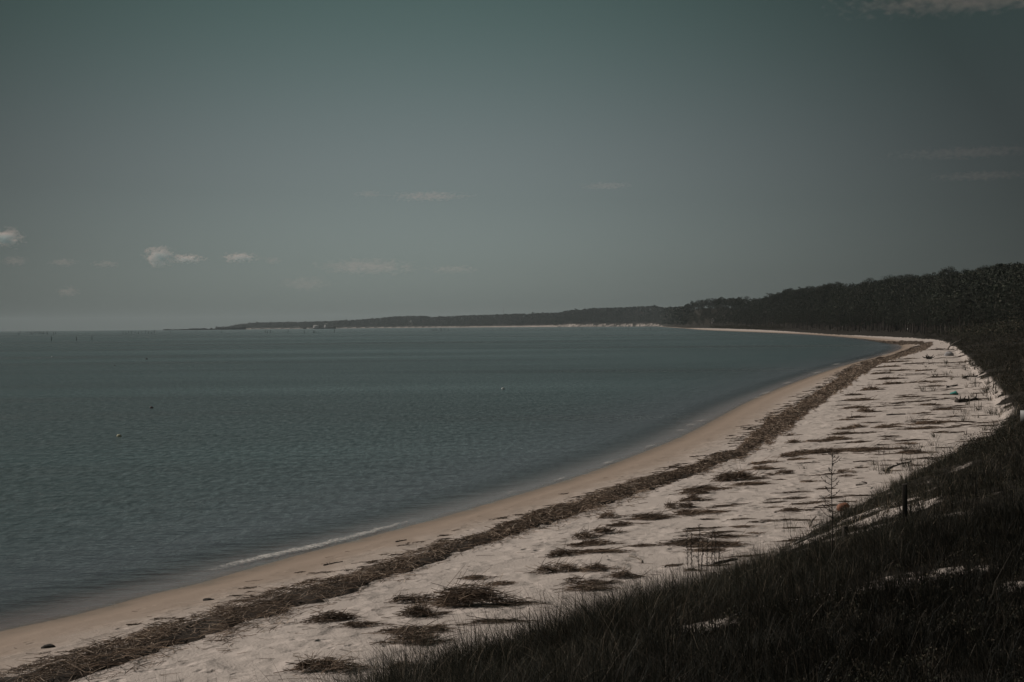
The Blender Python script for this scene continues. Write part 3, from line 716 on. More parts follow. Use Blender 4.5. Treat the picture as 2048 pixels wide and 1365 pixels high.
def build_litter():
    rng = np.random.default_rng(5)
    parts = []
    # lone stems and bits across the sand, thicker towards the scrub
    N = 26000
    px = rng.uniform(-30, 2010, N); py = 655 + (1400 - 655) * rng.random(N) ** 1.3
    P = on_level(px[:9000], py[:9000], 1.2, 700)
    z, dS, dD = base_height(P[:, 0], P[:, 1]); r = np.hypot(P[:, 0], P[:, 1])
    prob = (0.05 + 0.25 * sstep(6, 12, dS) + 0.5 * sstep(-9, -1, dD) * sstep(55, 90, r)) * (fbm(P[:, 0] / 2.5, P[:, 1] / 2.5, 81) > 0.40)
    k = (dS > 2.2) & (dD < 0.3) & (rng.random(len(P)) < prob)
    P, z, r = P[k], z[k], r[k]; n = len(P)
    parts.append(straw_arrays(np.column_stack([P, z + 0.012]), rng.normal(-0.1, 0.4, n), np.clip(rng.lognormal(-1.3, .5, n), .08, .7) * np.interp(r, [30, 100, 400], [0.8, 1.5, 3]), np.interp(r, [25, 60, 150, 400], [0.005, 0.008, 0.02, 0.05]), np.zeros(n), rng.normal(0, .1, n), rng, 1.0))
    # countless small drifts of stems, drawn out along the beach
    M_ = 1500
    px = rng.uniform(1250, 1995, M_); py = rng.uniform(695, 1130, M_)
    P = on_level(px, py, 1.3, 700); z, dS, dD = base_height(P[:, 0], P[:, 1]); r = np.hypot(P[:, 0], P[:, 1])
    dfrac = dS / (dS - np.minimum(dD, 0) + 1e-6)
    k = (dS > 8) & (dD < 0.5) & (rng.random(M_) < 0.10 + 0.75 * sstep(0.55, 0.85, dfrac)) & (rng.random(M_) < np.interp(r, [40, 70, 120], [0.08, 0.26, 0.8]))
    for (x, y), rr in zip(P[k], r[k]):
        n = int(rng.integers(8, 42)); W = rng.lognormal(-0.55, 0.5) * np.interp(rr, [40, 100, 400], [0.6, 1.2, 3.2])
        ox = rng.normal(0, 0.5, n) * W; oy = rng.normal(0, 0.10, n) * W + 0.12 * W * np.sin(ox / W * 2)
        zz = hgt(x + ox, y + oy) + 0.01 + 0.05 * rng.random(n) * min(1, W)
        ln = rng.uniform(0.25, 0.8, n) * np.interp(rr, [40, 100, 400], [0.7, 1.0, 2.2])
        parts.append(straw_arrays(np.column_stack([x + ox, y + oy, zz]), rng.normal(-0.1, 0.25, n), ln, np.full(n, np.interp(rr, [25, 60, 150, 400], [0.006, 0.010, 0.022, 0.06])), rng.normal(0, .05, n), rng.normal(0, .08, n), rng, 0.95))
    # scraps between the water and the wrack line
    M_ = 420
    t = rng.random(M_)
    U, Lo = band_world(BAND); s, fU = resample(U, 0); cw = s[-1]
    tt = np.interp(rng.random(M_), np.linspace(0, 1, 400), s[-1] * np.linspace(0, 1, 400) ** 1.8)
    P = fU(tt) - np.abs(rng.normal(0.25, 0.7, M_))[:, None] * np.array([0.8, -0.6]); z, dS, dD = base_height(P[:, 0], P[:, 1]); r = np.hypot(P[:, 0], P[:, 1])
    for (x, y), rr, d in zip(P, r, dS):
        if d < 1.5: continue
        n = int(rng.integers(3, 22)); W = rng.uniform(0.08, 0.30) * np.interp(rr, [40, 100, 400], [1, 1.5, 4])
        ox = rng.normal(0, 0.6, n) * W; oy = rng.normal(0, 0.25, n) * W
        parts.append(straw_arrays(np.column_stack([x + ox, y + oy, hgt(x + ox, y + oy) + 0.02 * rng.random(n) + 0.008]), rng.normal(0.5, 0.6, n), rng.uniform(0.08, 0.4, n) * np.interp(rr, [40, 100, 400], [1, 1.5, 3]), np.full(n, np.interp(rr, [25, 60, 150, 400], [0.006, 0.010, 0.022, 0.06])), rng.normal(0, .08, n), rng.normal(0, .1, n), rng, 0.7))
    tag(link('straw_litter', straw_mesh('straw_litter', parts)), kind='stuff', label='loose straw bits scattered over the sand', cat='straw')
build_litter()

# ------------------------------------------------------------------ grass and scrub
GRASS_COLS = np.array([(0.014, 0.014, 0.011), (0.022, 0.021, 0.015), (0.034, 0.030, 0.022), (0.062, 0.050, 0.037), (0.15, 0.12, 0.09)])
def blades(P, h, w, ang, lean, rng, probs, gain=1.0):
    n = len(P)
    d = np.stack([np.cos(ang), np.sin(ang), np.zeros(n)], 1); s = np.stack([-np.sin(ang + rng.normal(0, .5, n)), np.cos(ang), np.zeros(n)], 1)
    s /= np.linalg.norm(s, axis=1)[:, None] + 1e-9
    V = np.empty((n, 7, 3)); tw = [1, 0.8, 0.5]
    for i, f in enumerate((0, 0.4, 0.75, 1.0)):
        c = P + d * (h * lean * f ** 1.8)[:, None] + np.array([0, 0, 1.0]) * (h * (f - 0.28 * lean * f ** 2.4))[:, None]
        if i < 3:
            V[:, 2 * i] = c - s * (w * tw[i] / 2)[:, None]; V[:, 2 * i + 1] = c + s * (w * tw[i] / 2)[:, None]
        else: V[:, 6] = c
    I = np.arange(n)[:, None, None] * 7
    Q = (I + np.array([(0, 1, 3, 2), (2, 3, 5, 4)])[None]).reshape(-1, 4); T = (I + np.array([(4, 5, 6)])[None]).reshape(-1, 3)
    C = GRASS_COLS[rng.choice(5, n, p=probs)] * (0.7 + 0.6 * rng.random((n, 1))) * gain
    return V.reshape(-1, 3), Q, T, np.repeat(C, 7, 0)
def wedge_points(n, r0, r1, a0, a1, rng, pw=1.0):
    r = np.sqrt(r0 ** 2 + (r1 ** 2 - r0 ** 2) * rng.random(n) ** pw); a = rng.uniform(a0, a1, n)
    return np.sin(a) * r, np.cos(a) * r
def build_grass():
    rng = np.random.default_rng(33)
    b = Buf()
    probs = np.array([0.30, 0.30, 0.22, 0.13, 0.05])
    for (r0, r1, nt, per, hm, wm) in ((2.5, 8, 1500, 24, 0.30, 0.006), (8, 22, 9500, 24, 0.34, 0.007), (22, 34, 9500, 28, 0.52, 0.008), (34, 62, 9000, 20, 0.30, 0.011), (62, 110, 7000, 14, 0.40, 0.022), (110, 230, 7000, 12, 0.6, 0.045)):
        nt = int(nt * 1.25); x, y = wedge_points(nt, r0, r1, rad(-16), rad(33), rng)
        z, dS, dD = base_height(x, y)
        dens = sstep(-0.5, 0.7, dD + 1.3 * (fbm(x / 1.4, y / 1.4, 51) - 0.5)) * (1 - 0.75 * sstep(3.5, 0.5, dD) * sstep(0.42, 0.55, fbm(x / 1.1, y / 1.1, 97)))
        bm = bare_mask(x, y)
        if r0 >= 62: dens = np.maximum(dens, 0.30 * sstep(-7.0, -1.0, dD) * (fbm(x / 2.5, y / 2.5, 105, 3) > 0.5))
        k = (rng.random(nt) < dens * (1 - 0.55 * bm) * (0.55 + 0.9 * fbm(x / 2.2, y / 2.2, 91))) & (dS > 6)
        x, y, bm = x[k], y[k], bm[k]; nt2 = len(x)
        # tussocks
        size = rng.lognormal(0, 0.30, nt2) * (1 - 0.45 * bm) * (0.35 + 1.3 * fbm(x / 2.6, y / 2.6, 93))
        pxx = px_of(x, y); size = size * (np.interp(pxx, [1330, 1460, 1700], [1.0, 0.58, 0.5]) if r0 == 22 else np.interp(pxx, [1330, 1460, 1700], [1.0, 0.85, 0.8]) if r0 == 8 else 1.0)
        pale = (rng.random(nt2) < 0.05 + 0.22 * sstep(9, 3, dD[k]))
        rep = rng.poisson(per, nt2); ii = np.repeat(np.arange(nt2), rep); n = len(ii)
        th = rng.uniform(0, 2 * math.pi, n); rr = np.abs(rng.normal(0, 0.16, n)) * size[ii]
        bx = x[ii] + np.cos(th) * rr; by = y[ii] + np.sin(th) * rr
        bz = hgt(bx, by) - 0.03
        h = np.clip(hm * size[ii] * rng.lognormal(-0.1, 0.32, n), 0.1, 1.25)
        ld = np.cos(th) * 0.7 - 0.55, np.sin(th) * 0.7 - 0.10                # the sea wind lays it over to the left
        ang = np.arctan2(ld[1], ld[0]) + rng.normal(0, 0.35, n) + 3.0 * (fbm(bx / 2.5, by / 2.5, 99) - 0.5); lean = np.clip(rng.normal(0.62, 0.30, n) * (0.5 + fbm(bx / 1.8, by / 1.8, 101)), 0.02, 1.4)
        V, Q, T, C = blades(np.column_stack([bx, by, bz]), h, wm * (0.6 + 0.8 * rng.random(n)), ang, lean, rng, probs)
        C = C * np.repeat((np.where(pale, 1.9, 1.0) * np.interp(dD[k], [0, 4, 9], [2.2, 1.45, 0.62]) * (0.6 + 0.8 * fbm(x / 1.3, y / 1.3, 103)))[ii], 7)[:, None]  # lit seaward edge and shaded inland slope painted into the blade colours
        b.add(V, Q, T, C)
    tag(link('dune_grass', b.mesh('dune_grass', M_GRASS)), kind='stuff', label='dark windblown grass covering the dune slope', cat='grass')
def build_scrub():
    """low dense scrub on the dune plateau: rounded cushions made of small leaves"""
    rng = np.random.default_rng(44)
    b = Buf()
    for (r0, r1, nb, per, sz, lf) in ((22, 60, 2600, 170, 0.22, 0.030), (60, 120, 1900, 260, 0.6, 0.055), (120, 240, 2800, 200, 0.85, 0.09), (240, 620, 3400, 150, 1.4, 0.19)):
        a0, a1 = rad(4), rad(23.5)
        lo = 10 if r0 == 22 else r0
        x, y = wedge_points(nb, lo, r1, a0, a1, rng)
        z, dS, dD = base_height(x, y); a = np.arctan2(x, y); r = np.hypot(x, y)
        k = (dD > np.interp(r, [26, 60, 100, 250], [0.8, 1.2, 1.6, 1.0])) & (dS > 12) & (rng.random(nb) < (0.55 + 0.8 * fbm(x / 6, y / 6, 95))) & (bare_mask(x, y) < 0.35)
        x, y, r = x[k], y[k], r[k]; m = len(x)
        S = sz * rng.lognormal(-0.1, 0.35, m) * np.interp(r, [26, 60], [0.9, 1.1])
        ii = np.repeat(np.arange(m), per); n = len(ii)
        dirs = rng.normal(0, 1, (n, 3)); dirs[:, 2] = np.abs(dirs[:, 2]) * 0.8; dirs /= np.linalg.norm(dirs, axis=1)[:, None]
        rad_ = S[ii] * rng.random(n) ** 0.4
        P = np.column_stack([x[ii], y[ii], hgt(x, y)[ii]]) + dirs * rad_[:, None] * np.array([1, 1, 0.75])
        V, Q, C = leaf_cards(P, lf * (0.6 + 0.8 * rng.random(n)), rng, np.array([(0.018, 0.019, 0.012), (0.028, 0.028, 0.017), (0.042, 0.034, 0.024), (0.060, 0.048, 0.034)]) * (1.3 if r0 < 30 else 1.0), up=0.3)
        C = C * np.repeat((0.7 + 0.6 * rng.random(m))[ii], 4)[:, None]
        b.add(V, Q, None, C)
    # the strip of scrub and marsh grass in front of the woods round the bend
    x, y = [], []
    px = rng.uniform(1372, 2060, 4200); a = az_of_px(px); rr = r_front(a) + rng.uniform(-45, 12, 4200) * np.interp(px, [1372, 1700, 2060], [1.2, 1.0, 1.0])
    x = np.sin(a) * rr; y = np.cos(a) * rr
    z, dS, dD = base_height(x, y); k = (dD > 1.0) & (dS > 20); x, y, z = x[k], y[k], z[k]; m = len(x); per = 80
    S = rng.lognormal(0.8, 0.45, m); ii = np.repeat(np.arange(m), per); n = len(ii)
    dirs = rng.normal(0, 1, (n, 3)); dirs[:, 2] = np.abs(dirs[:, 2]) * 0.9; dirs /= np.linalg.norm(dirs, axis=1)[:, None]
    P = np.column_stack([x[ii], y[ii], z[ii]]) + dirs * (S[ii] * rng.random(n) ** 0.4)[:, None] * np.array([1.2, 1.2, 1.0])
    V, Q, C = leaf_cards(P, 0.36 * (0.6 + 0.8 * rng.random(n)), rng, np.array([(0.022, 0.024, 0.015), (0.032, 0.034, 0.02), (0.055, 0.048, 0.032), (0.075, 0.06, 0.042)]), up=0.3)
    C = C * np.repeat((0.6 + 0.8 * rng.random(m))[ii], 4)[:, None]
    b.add(V, Q, None, C)
    tag(link('dune_scrub', b.mesh('dune_scrub', M_LEAF)), kind='stuff', label='low dark scrub spread over the dune behind the beach', cat='scrub')
def leaf_cards(P, size, rng, cols, up=0.0):
    n = len(P)
    a = rng.normal(0, 1, (n, 3)); a /= np.linalg.norm(a, axis=1)[:, None]
    c = rng.normal(0, 1, (n, 3)); c[:, 2] += up; c -= a * (a * c).sum(1)[:, None]; c /= np.linalg.norm(c, axis=1)[:, None]
    s = size[:, None]; e = (0.45 + 0.4 * rng.random((n, 1)))
    V = np.stack([P - a * s * 0.5, P + c * s * e * 0.5, P + a * s * 0.5, P - c * s * e * 0.5], 1).reshape(-1, 3)
    Q = np.arange(n * 4).reshape(n, 4)
    C = cols[rng.integers(0, len(cols), n)] * (0.7 + 0.6 * rng.random((n, 1)))
    return V, Q, np.repeat(C, 4, 0)
build_grass(); build_scrub()

# ------------------------------------------------------------------ pines
PINE_COLS = np.array([(0.016, 0.020, 0.014), (0.024, 0.029, 0.019), (0.034, 0.038, 0.025), (0.044, 0.042, 0.030)])
def pine_arrays(h, rng, nleaf, leaf, crown0=0.42, limbs=True):
    """trunk buffer and crown arrays of one pine, base at the origin"""
    tb = Buf()
    bx, by = rng.normal(0, 0.03 * h, 2)
    zs = np.linspace(-0.6, h * 0.93, 7); f = np.clip(zs / h, 0, 1)
    path = np.column_stack([bx * f ** 1.5, by * f ** 1.5, zs])
    tb.add(*tube(path, 0.022 * h * (1 - 0.82 * f) + 0.02, 6, 0.1, rng), np.array([0.06, 0.05, 0.042]) * rng.uniform(0.5, 1.4))
    nc = rng.integers(11, 16); P = []
    for i in range(nc):
        q = (i + rng.random()) / nc
        zc = h * (crown0 + (0.97 - crown0) * q ** 0.85)
        reach = h * 0.26 * (math.sin(math.pi * (0.18 + 0.74 * q)) ** 0.8) * rng.uniform(0.5, 1.15)
        th = i * 2.4 + rng.normal(0, 0.5)
        tx, ty = bx * (zc / h) ** 1.5, by * (zc / h) ** 1.5
        c = np.array([tx + math.cos(th) * reach, ty + math.sin(th) * reach, zc + 0.03 * h])
        if limbs:
            tb.add(*tube([(tx, ty, zc - 0.05 * h), ((tx + c[0]) / 2, (ty + c[1]) / 2, zc - 0.01 * h), tuple(c)], [0.006 * h, 0.005 * h, 0.002 * h], 4, 0, rng), np.array([0.05, 0.042, 0.035]))
        cr = h * rng.uniform(0.085, 0.15)
        m = max(3, int(nleaf / nc)); g = rng.normal(0, 1, (m, 3)); g /= np.linalg.norm(g, axis=1)[:, None]
        P.append(c + g * (cr * rng.random((m, 1)) ** 0.5) * np.array([1.15, 1.15, 0.62]))
    P = np.concatenate(P)
    V, Q, C = leaf_cards(P, leaf * (0.6 + 0.8 * rng.random(len(P))), rng, PINE_COLS, 0.4)
    return tb, (V, Q, C)
HOUSE_AT = at(822, 645.5)
def build_pines():
    rng = np.random.default_rng(55)
    protos = []
    for i in range(7):
        h = 13.5 * (0.85 + 0.3 * rng.random())
        tb, (V, Q, C) = pine_arrays(h, np.random.default_rng(500 + i), 1300, 0.40, (0.22, 0.34, 0.46)[i % 3])
        b = Buf(); b.add(V, Q, None, C)
        protos.append((tb.mesh('trunk', M_BARK), b.mesh('crown', M_LEAF)))
    def place(x, y, sc, lab, grp):
        t, c = protos[int(rng.integers(0, 7))]
        root = empty('pine_tree', (x, y, float(hgt(np.array([x]), np.array([y]))[0])))
        root.scale = (sc * rng.uniform(0.9, 1.15), sc * rng.uniform(0.9, 1.15), sc); root.rotation_euler = (0, 0, rng.uniform(0, 6.28))
        link('trunk', t, root); link('crown', c, root)
        tag(root, lab, 'tree', grp)
    # front row
    px = 1486.0
    while px < 2062:
        a = float(az_of_px([px])[0]); r = float(r_front(a)) + rng.uniform(-4, 34)
        place(math.sin(a) * r, math.cos(a) * r, rng.uniform(0.5, 1.0), 'pine with a bare trunk in the front row of the woods behind the scrub', 'front row of pines above the far beach')
        px += rng.uniform(2.6, 5.4)
    # skyline
    px = 1378.0; first = True
    while px < 2062:
        a = float(az_of_px([px])[0]); r = float(r_ridge(a)) + rng.uniform(-25, 25)
        sc = rng.uniform(0.85, 1.12)
        lab = 'dark pine on the skyline of the near wooded hill'
        grp = 'pines along the skyline of the near hill'
        if first: lab, grp, sc, first = 'pine at the seaward end of the near hill, where its skyline drops', None, 1.15, False
        if abs(px - 2006) < 4: sc = 1.22
        if abs(px - 1894) < 5: sc = 1.2
        place(math.sin(a) * r, math.cos(a) * r, sc, lab, grp)
        px += rng.uniform(4.0, 8.5)
    # the rest of the near wood, one mass
    b = Buf(); small = []
    for i in range(10):
        tb, (V, Q, C) = pine_arrays(13.5, np.random.default_rng(700 + i), 380, 0.72, 0.25, False)
        T = np.concatenate(tb.V), np.concatenate(tb.Q), np.concatenate(tb.T), np.concatenate(tb.C)
        small.append((V, Q, C, T))
    n = 2600
    px = 1370 + (2120 - 1370) * rng.random(n) ** 0.8; a = az_of_px(px)
    q = rng.random(n) ** 0.8 * 1.08
    r = r_front(a) + 6 + q * (r_ridge(a) - r_front(a))
    x = np.sin(a) * r; y = np.cos(a) * r; z = hgt(x, y)
    for i in range(n):
        V, Q, C, T = small[i % 10]; th = rng.uniform(0, 6.28); sc = rng.uniform(0.72, 1.08); c, s = math.cos(th) * sc, math.sin(th) * sc
        R = np.array([[c, -s, 0], [s, c, 0], [0, 0, sc]])
        o = np.array([x[i], y[i], z[i]])
        b.add(V @ R.T + o, Q, None, C * rng.uniform(0.65, 1.35))
        if q[i] < 0.2: b.add(T[0] @ R.T + o, T[1], T[2], T[3])
    tag(link('pine_woods', b.mesh('pine_woods', M_LEAF)), kind='stuff', label='dark pine wood covering the near hill', cat='woods')
    # the ridge across the bay
    b = Buf(); n = 5200
    far = []
    for i in range(8):
        tb, (V, Q, C) = pine_arrays(12.5, np.random.default_rng(800 + i), 46, 3.0, 0.25, False); far.append((V, Q, C))
    px = rng.uniform(432, 1376, n); a = az_of_px(px); q = rng.random(n)
    r = r_front(a) + 30 + q * np.maximum(r_ridge(a) - r_front(a), 150)
    x = np.sin(a) * r; y = np.cos(a) * r; z = hgt(x, y)
    hr = float(np.hypot(*HOUSE_AT[:2]))
    for i in range(n):
        if abs(px[i] - 822) < 3.0 and r[i] < hr + 8: continue
        V, Q, C = far[i % 8]; sc = rng.uniform(0.7, 1.1) * (1.25 if rng.random() < 0.04 else 1); th = rng.uniform(0, 6.28); c, s = math.cos(th) * sc, math.sin(th) * sc
        b.add(V @ np.array([[c, -s, 0], [s, c, 0], [0, 0, sc]]).T * np.array([1.5, 1.5, 1]) + np.array([x[i], y[i], z[i]]), Q, None, C * rng.uniform(0.7, 1.3))
    tag(link('far_woods', b.mesh('far_woods', M_LEAF)), kind='stuff', label='wooded ridge across the bay', cat='woods')
build_pines()

# ------------------------------------------------------------------ things in the water
def wpt(px, py): return on_level([px], [py], 0.0, 9500)[0]
def water_z(x, y): return -drop(math.hypot(x, y))
STAKE_LAB = {
 'L': ('thin dark net stake in the crowded patch of stakes at the far left', 'net stakes far out at the left'),
 'M': ('thin dark net stake in the patch just seaward of the old hulks', 'net stakes near the old hulks'),
 'N': ('thin dark net stake standing off the low pale shore under the far ridge', 'net stakes off the far shore'),
 'R': ('thin dark net stake standing off the sand bluff', 'net stakes off the sand bluff')}
def build_stakes():
    rng = np.random.default_rng(66)
    L = [(103, 682.5, 9, 'nearest and tallest net stake, leftmost of the three that stand apart', None), (153, 681.5, 7.5, 'shortest of the three near net stakes, standing in the middle', None), (184, 681.5, 9.5, 'rightmost of the three near net stakes that stand apart', None)]
    for x in (38, 41, 52, 56, 62, 64, 68, 71, 74, 78, 80, 83, 86, 88, 93, 95, 107, 111): L.append((x, 667 + rng.uniform(-1, 4), rng.uniform(3.5, 6), *STAKE_LAB['L']))
    for x in (246, 252, 257, 263, 270, 277, 283, 291, 297, 303, 309): L.append((x, 667 + rng.uniform(-1, 3), rng.uniform(4, 6.5), *STAKE_LAB['M']))
    for x in (341, 368, 392, 428, 443): L.append((x, 665.5 + rng.uniform(-.5, 1), rng.uniform(3, 4.5), *STAKE_LAB['M']))
    for x in (531, 535, 541, 576, 609, 627, 630, 669): L.append((x, 666 + rng.uniform(-1, 1.5), rng.uniform(4, 7), *STAKE_LAB['N']))
    for x in (865, 868, 873, 881, 883, 889, 897, 910): L.append((x, 661.5 + rng.uniform(-.5, 1), rng.uniform(3.5, 5.5), *STAKE_LAB['N']))
    for x in (928, 968, 1001, 1020, 1035, 1072): L.append((x, 658.8 + rng.uniform(-.5, 1), rng.uniform(2.5, 3.5), *STAKE_LAB['N']))
    for x, h in ((1121, 5), (1164, 6.5), (1203, 3), (1211, 4.5), (1257, 7), (1290, 5), (1301, 6.5)): L.append((x, 661, h, *STAKE_LAB['R']))
    for x, y, h, lab, grp in L:
        p = wpt(x, y); r = math.hypot(*p); H = h * r / FPX
        b = Buf(); lx, ly = rng.normal(0, 0.03, 2) * H
        R = float(np.interp(r, [500, 1000, 3000], [0.11, 0.19, 0.40])) * rng.uniform(0.8, 1.15)
        b.add(*tube([(0, 0, -1.5), (lx * .5, ly * .5, H * .5), (lx, ly, H)], [R, R * .95, R * .75], 7, 0.08, rng), np.array([0.030, 0.027, 0.025]))
        o = link('net_stake', b.mesh('net_stake', M_BARK), None, (p[0], p[1], water_z(*p)))
        tag(o, lab, 'net stake', grp)
build_stakes()
def float_mesh(name, R, L, mat):
    """a fat float lying on its side, with rounded ends"""
    t = np.linspace(-1, 1, 13); rr = R * np.sqrt(np.maximum(0.02, 1 - np.abs(t) ** 3.0)); b = Buf()
    b.add(*tube(np.column_stack([t * L / 2, 0 * t, 0 * t]), rr, 16), 0.3)
    return b.mesh(name, mat, True)
def build_buoys():
    my = mat_plain('faded_yellow_plastic', (0.55, 0.50, 0.32), 0.5, 0.15); mw = mat_plain('white_plastic', (0.62, 0.62, 0.60), 0.5, 0.1); mr = mat_plain('dark_red_plastic', (0.055, 0.028, 0.026), 0.6, 0.2)
    mb = mat_plain('black_rope', (0.03, 0.03, 0.03), 0.8)
    for x, y, w, m, lab in ((238, 874, 9, my, 'largest mooring buoy, pale yellow, nearest the beach at the left'), (303, 817, 7, mr, 'dark red buoy lying low beyond the pale yellow one'),
                            (1006, 779, 6.5, mw, 'lone white buoy in the middle of the bay'), (104, 714.5, 2.6, mw, 'tiny white buoy far out at the left'), (293, 719, 4, mr, 'tiny dark buoy far out beyond the dark red one'), (229, 732, 3, mr, 'tiny dark speck of a buoy between the far white buoy and the yellow one')):
        p = wpt(x, y); r = math.hypot(*p); W = w * r / FPX
        root = empty('mooring_buoy', (p[0], p[1], water_z(*p)))
        root.rotation_euler = (0, rad(12), rad(8)); tag(root, lab, 'buoy', 'buoys floating in the bay')
        o = link('float', float_mesh('float', W * 0.36, W, m), root, (0, 0, W * 0.10))
        b = Buf(); th = np.linspace(0, 2 * math.pi, 13); b.add(*tube(np.column_stack([W * 0.5 + W * .09 * np.cos(th), 0 * th, W * 0.10 + W * .12 * np.sin(th)]), np.full(13, W * .035), 6), 0.1); link('ring', b.mesh('ring', mb), root)
        b = Buf(); b.add(*tube([(-W * .1, 0, 0), (-W * .1, 0, 0.001)], [W * .375, W * .375], 16), 0.1)
        b2 = Buf(); t2 = np.linspace(-0.05, 0.05, 3) * W; b2.add(*tube(np.column_stack([t2 + W * .18, 0 * t2, 0 * t2 + W * .10]), np.full(3, W * .362), 16), 0.1); link('band', b2.mesh('band', mb), root)
build_buoys()
def build_hulks():
    rng = np.random.default_rng(77)
    mc = mat_plain('weathered_concrete', (0.055, 0.050, 0.047), 0.9, 0.4, 0.4); mrust = mat_plain('rusted_iron', (0.085, 0.045, 0.035), 0.9, 0.4, 0.6)
    R0 = 6000.0
    def hull(x0, x1, ztop, broken, lab, bow=1):
        a = az_of_px([(x0 + x1) / 2])[0]; L = (x1 - x0) * R0 / FPX
        root = empty('ship_hulk', (math.sin(a) * R0, math.cos(a) * R0, -drop(R0))); root.rotation_euler = (0, 0, -a)
        tag(root, lab, 'ship wreck', 'old ship hulks off the far point')
        n = 40; t = np.linspace(-1, 1, n); beam = L * 0.075 * np.clip(1 - np.abs(t) ** 5, 0.05, 1)
        top = ztop * (0.8 + 0.3 * (t * bow > 0.6)) * (1 - broken * fbm(t * 5 + 7 * x0, t * 0, 3, 3))
        b = Buf(); V = []
        for i in range(n):
            V += [(t[i] * L / 2, -beam[i] * 0.8, -2), (t[i] * L / 2 * 1.02, -beam[i], top[i]), (t[i] * L / 2 * 1.02, beam[i], top[i] * (0.9 + .1 * rng.random())), (t[i] * L / 2, beam[i] * 0.8, -2)]
        Q = []
        for i in range(n - 1):
            for j in range(3): Q.append((i * 4 + j, (i + 1) * 4 + j, (i + 1) * 4 + j + 1, i * 4 + j + 1))
        Q += [(0, 1, 2, 3), ((n - 1) * 4 + 3, (n - 1) * 4 + 2, (n - 1) * 4 + 1, (n - 1) * 4)]
        b.add(V, Q, None, 0.1); link('hull', b.mesh('hull', mc), root)
        for k in range(int(2 + 5 * broken)):
            cx = rng.uniform(-0.42, 0.42) * L; s = rng.uniform(0.03, 0.08) * L; hh = ztop * rng.uniform(0.15, 0.45); zb = float(np.interp(cx, t * L / 2, top)) - 0.5
            V, Q = box(cx, 0, zb + hh / 2, s, L * 0.05, hh); V[4:, 0] = cx + (V[4:, 0] - cx) * rng.uniform(0.4, 0.9); b = Buf(); b.add(V, Q, None, 0.1)
            link('deckhouse', b.mesh('deckhouse', mrust if rng.random() < .5 else mc), root)
    hull(328, 374, 7.0, 0.75, 'low broken ship hulk, farthest left of the dark hulks', -1)
    hull(371, 447, 11.0, 0.75, 'long broken ship hulk with rusty lumps along its deck', 1)
    hull(446, 491, 11.0, 0.05, 'square ended dark ship hulk at the shoreward end of the line', 1)
    hull(626, 672, 8.5, 0.35, 'dark low hulk in front of the white houses on the far shore', 1)
    hull(606, 613, 8.5, 0.1, 'small dark block of wreck left of the hulk by the white houses', 1)
build_hulks()

# ------------------------------------------------------------------ far shore
def build_houses():
    mw = mat_plain('white_clapboard', (0.34, 0.32, 0.31), 0.8, 0.08); mr = mat_plain('pale_roof', (0.30, 0.28, 0.27), 0.8, 0.15); mg = mat_plain('window_glass', (0.03, 0.035, 0.04), 0.2, 0.1)
    for px, yb, w, h, rr, rz, lab in ((632, 655.5, 9, 2.5, 7300, 0.3, 'low white house on the far shore, left of the taller white house'), (652, 655, 7, 4.2, 7330, 1.2, 'tall white gabled house on the far shore'), (822, 645, 5, 2.2, 6900, 1.3, 'white gabled house halfway up the wooded far ridge'),
                                      (1427, 643.5, 6, 3.4, 1960, 0.2, 'small pale house among the trees on the near headland')):
        a = float(az_of_px([px])[0])
        if px == 822: rr = float(np.hypot(*HOUSE_AT[:2]))
        x, y = math.sin(a) * rr, math.cos(a) * rr
        _, _, s = ray([px], [yb]); z = CAM_H + s[0] * rr; zg = float(hgt(np.array([x]), np.array([y]))[0]); z = max(z, zg)
        W = w * rr / FPX; H = h * rr / FPX; D = W * 0.7
        root = empty('house', (x, y, z)); root.rotation_euler = (0, 0, rz - a); tag(root, lab, 'house')
        b = Buf(); V, Q = box(0, 0, (H + zg - z - 1) / 2, W, D, H + (z - zg) + 1); b.add(V, Q, None, 0.5)
        b.add([(-W / 2, -D / 2, H), (-W / 2, D / 2, H), (-W / 2, 0, H * 1.75), (W / 2, -D / 2, H), (W / 2, D / 2, H), (W / 2, 0, H * 1.75)], None, [(0, 2, 1), (3, 4, 5)], 0.5)
        link('walls', b.mesh('walls', mw), root)
        b = Buf(); e = 0.06 * W
        for sgn in (-1, 1):
            n0 = np.array([0, sgn * H * .75, D / 2]); n0 = n0 / np.linalg.norm(n0) * 0.3
            P = np.array([(-W / 2 - e, sgn * (D / 2 + e), H - e), (W / 2 + e, sgn * (D / 2 + e), H - e), (W / 2 + e, 0, H * 1.75), (-W / 2 - e, 0, H * 1.75)])
            b.add(np.concatenate([P + n0 * 0.2, P + n0 * 1.2]), [(0, 1, 2, 3), (4, 7, 6, 5), (0, 4, 5, 1), (1, 5, 6, 2), (2, 6, 7, 3), (3, 7, 4, 0)], None, 0.4)
        link('roof', b.mesh('roof', mr), root)
        for k in (-0.25, 0.25):
            V, Q = box(k * W, -D / 2 - 0.02, H * 0.55, W * 0.14, 0.1, H * 0.4); b = Buf(); b.add(V, Q, None, 0.1); link('window', b.mesh('window', mg), root)
    # radio mast on the far ridge
    a = float(az_of_px([1007])[0]); rr = 6600; x, y = math.sin(a) * rr, math.cos(a) * rr; zg = float(hgt(np.array([x]), np.array([y]))[0])
    _, _, s = ray([1007], [614]); H = CAM_H + s[0] * rr - zg
    b = Buf(); b.add(*tube([(0, 0, -2), (0, 0, H)], [0.8, 0.45], 4), np.array([.16, .13, .13]))
    for f in np.linspace(0.1, 0.95, 12): b.add(*box(0, 0, H * f, 1.7, 1.7, 0.3), None, np.array([.2, .12, .12]))
    tag(link('radio_mast', b.mesh('radio_mast', M_BARK), None, (x, y, zg)), 'thin radio mast rising above the far ridge', 'mast')
build_houses()

